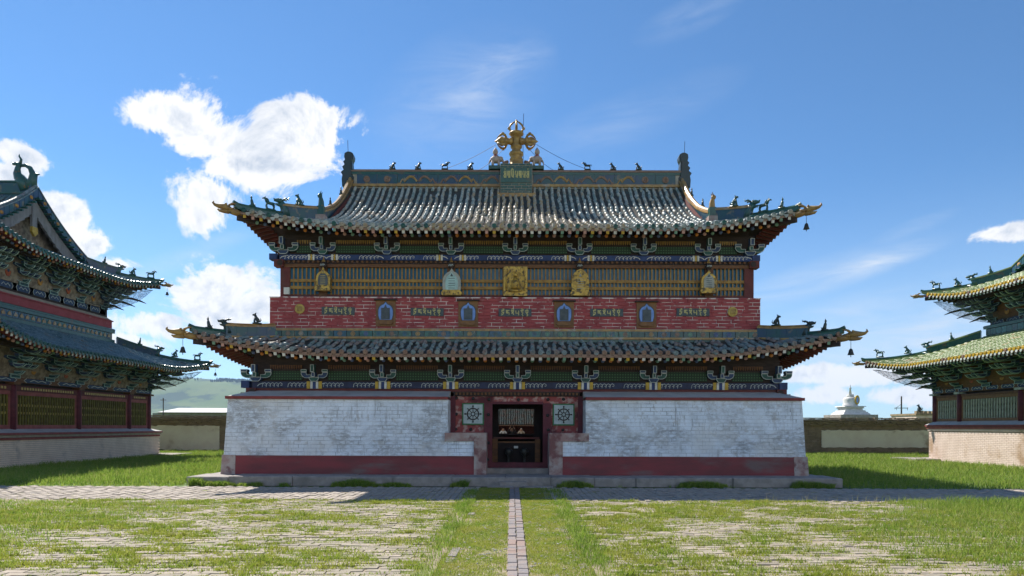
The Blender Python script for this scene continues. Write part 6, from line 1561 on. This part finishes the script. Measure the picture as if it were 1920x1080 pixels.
    k = (RNG.uniform(0, 1, len(P)) < sm(n, 0.47, 0.62)) & (np.abs(P[:,0]) > 1.3); P = P[k]; n = n[k]
    blades('weeds', P, (0.08 + 0.5*np.clip(n-0.5, 0, 0.4))*RNG.uniform(0.5, 1.4, len(P)), np.full(len(P), 0.014), 'grass_tall', 'weeds at the foot of the stone platform')

# ------------------------------------------------------------------ people and the hall behind the camera (both seen only in the door glass)
def person(loc, pose, shirt, hairmat, label, extra=None):
    import bmesh
    J = dict(pel=(0,0,0.94), ch=(0,0.01,1.22), nk=(0,0.0,1.46), hd0=(0,0.02,1.56), hd1=(0,0.03,1.70))
    R_ = dict(pel=0.15, ch=0.165, nk=0.065, hd0=0.085, hd1=0.085)
    E = [('pel','ch'),('ch','nk'),('nk','hd0'),('hd0','hd1')]
    for s, q in (('l',-1),('r',1)):
        el, wr, fi = pose
        J.update({s+'sh': (q*0.19,0,1.40), s+'el': (q*el[0],el[1],el[2]), s+'wr': (q*wr[0],wr[1],wr[2]), s+'fi': (q*fi[0],fi[1],fi[2]),
                  s+'hp': (q*0.10,0,0.90), s+'kn': (q*0.11,0.02,0.50), s+'an': (q*0.11,-0.01,0.09), s+'to': (q*0.12,0.17,0.04)})
        R_.update({s+'sh':0.075, s+'el':0.048, s+'wr':0.034, s+'fi':0.04, s+'hp':0.105, s+'kn':0.07, s+'an':0.05, s+'to':0.04})
        E += [('nk',s+'sh'),(s+'sh',s+'el'),(s+'el',s+'wr'),(s+'wr',s+'fi'),('pel',s+'hp'),(s+'hp',s+'kn'),(s+'kn',s+'an'),(s+'an',s+'to')]
    bm = bmesh.new(); lay = bm.verts.layers.skin.verify(); V = {}
    for k in J:
        v = bm.verts.new(J[k]); V[k] = v; v[lay].radius = (R_[k], R_[k]*(0.75 if k in ('ch','pel') else 1)); v[lay].use_root = (k == 'pel')
    for a, c in E: bm.edges.new((V[a], V[c]))
    me = bpy.data.meshes.new('person_rig'); bm.to_mesh(me); bm.free()
    tmp = bpy.data.objects.new('person_rig', me); COL.objects.link(tmp)
    tmp.modifiers.new('skin', 'SKIN').use_smooth_shade = True; tmp.modifiers.new('sub', 'SUBSURF').levels = 2
    dg = bpy.context.evaluated_depsgraph_get(); body = bpy.data.meshes.new_from_object(tmp.evaluated_get(dg)); bpy.data.objects.remove(tmp)
    body.materials.clear()
    for m in ('skin', shirt, 'trousers', hairmat): body.materials.append(M_(m))
    for p in body.polygons:
        c = p.center; i = 1
        if c.z < 0.93 and abs(c.x) < 0.35: i = 2
        if c.z > 1.49 and abs(c.x) < 0.13 and c.y < 0.16: i = 3 if (c.z > 1.66 or c.y < -0.02) else 0
        w = pose[1]
        if abs(abs(c.x)-w[0]) < 0.10 and abs(c.y-w[1]) < 0.14 and abs(c.z-w[2]) < 0.10: i = 0
        p.material_index = i; p.use_smooth = True
    o = place('person', body, None, T(loc)); tag(o, label, 'person', 'visitors mirrored in the door glass')
    if extra: extra(o, T(loc))
    return o
def people():
    def cam_prop(o, M):
        m = MB(); m.box(-0.065, 0.065, -0.03, 0.03, -0.045, 0.045); m.lathe([(0.035,0),(0.033,0.05)], 10, 0, T((0,0.03,0)) @ RX(R(-90)))
        tag(m.obj('hand_camera', 'camera_black', None, M @ T((-0.0, 0.24, 1.80))), 'black camera held up by the visitor in dark clothes', 'camera')
    person((0.0, -0.36, 0), ((0.30,0.14,1.42),(0.13,0.20,1.74),(0.08,0.23,1.79)), 'shirt_dark', 'hair', 'visitor in dark clothes holding a camera up, mirrored in the door glass', cam_prop)
    rel = ((0.27,-0.02,1.14),(0.22,0.14,0.98),(0.20,0.20,0.92)); act = ((0.26,0.04,1.14),(0.14,0.22,1.22),(0.09,0.24,1.25))
    person((-0.62, -0.55, 0), act, 'shirt_white', 'hair', 'visitor in a white shirt, leftmost in the door glass')
    person((0.66, -0.60, 0), rel, 'shirt_pattern', 'cap_white', 'visitor in patterned shirt and white cap, rightmost in the door glass')
def hall_behind():
    g = empty('gatehouse', (0, -14, 0), 'low tiled hall behind the viewer, mirrored in the door glass', 'building')
    m = MB(); m.box(-7, 7, -18, -12.2, 0, 2.1); m.obj('wall', 'wood_red', g)
    M = axes((0, -11.0, 0), (-1,0,0), (0,-1,0), (0,0,1)); s = Slope(M, 7.5, 0, 2.0, 3.0, lambda d: 0.5*d+0.03*d*d, 0.2, 0.1, 0.01)
    r = place('roof', bpy.data.meshes.new('roof'), g, I4); mb = MB(); s.deck(mb, 40, 4); fill(r, mb, ['pan_tile','wood_dark','glaze_brown']); s.tiles(r, 'glaze_teal_low', solo=0, sp=0.2, rng=(-3, 3))

def altar():
    a = empty('altar_table', (XC, 23.0, 0.42), 'yellow painted altar table in the dark doorway', 'table')
    M = F0 @ T((0, 0, 0))
    m = MB(); m.box(-0.78, 0.80, 22.85, 23.30, 1.38, 1.44); m.obj('table_top', 'wood_red', a, M)
    for x in (-0.72, 0.74): m = MB(); m.box(x-0.09, x+0.09, 22.84, 22.95, 0.43, 1.38); m.obj('leg', 'wood_ochre', a, M)
    m = MB(); m.box(-0.62, 0.64, 22.86, 22.88, 1.24, 1.30); m.obj('rail', 'wood_ochre', a, M)
    m = MB(); m.box(-0.62, 0.64, 22.90, 22.92, 0.50, 1.24); m.obj('front_panel', 'interior', a, M)
    m = MB(); m.box(-0.07, 0.07, 22.82, 22.83, 1.06, 1.14); m.box(-0.02, 0.02, 22.83, 22.86, 1.08, 1.12); tag(m.obj('notice_card', 'box_white', None, M), 'small white notice card in the middle of the dark doorway', 'card')
    for x in (-0.25, 0.28):
        m = MB(); m.lathe([(0.10,0.43),(0.11,0.47),(0.05,0.52),(0.04,0.80),(0.12,0.88),(0.14,0.98),(0.10,1.05),(0.05,1.08)], 12)
        tag(m.obj('incense_burner', 'bell_bronze', None, M @ T((x, 22.6, 0)), True), 'dark bronze burner on the %s side of the doorway' % ('left' if x < 0 else 'right'), 'burner', 'burners inside the door')

def haze():
    b = MB(); b.box(-7000, 7000, -250, 4700, -1.2, 330); o = b.obj('haze', []); tag(o, kind='stuff')
    m = bpy.data.materials.new('haze_air'); m.use_nodes = True; N = NT(m.node_tree); N.n.clear()
    v = N.node('ShaderNodeVolumePrincipled'); v.inputs['Color'].default_value = (0.48,0.70,1.0,1); v.inputs['Density'].default_value = 0.00008; v.inputs['Anisotropy'].default_value = 0.2
    out = N.node('ShaderNodeOutputMaterial'); N.l.new(v.outputs[0], out.inputs['Volume']); o.data.materials.append(m)
setting()
mt = middle_temple()
mr = middle_roofs(mt)
build_side_temples()
altar()
people()
hall_behind()
grass()
haze()
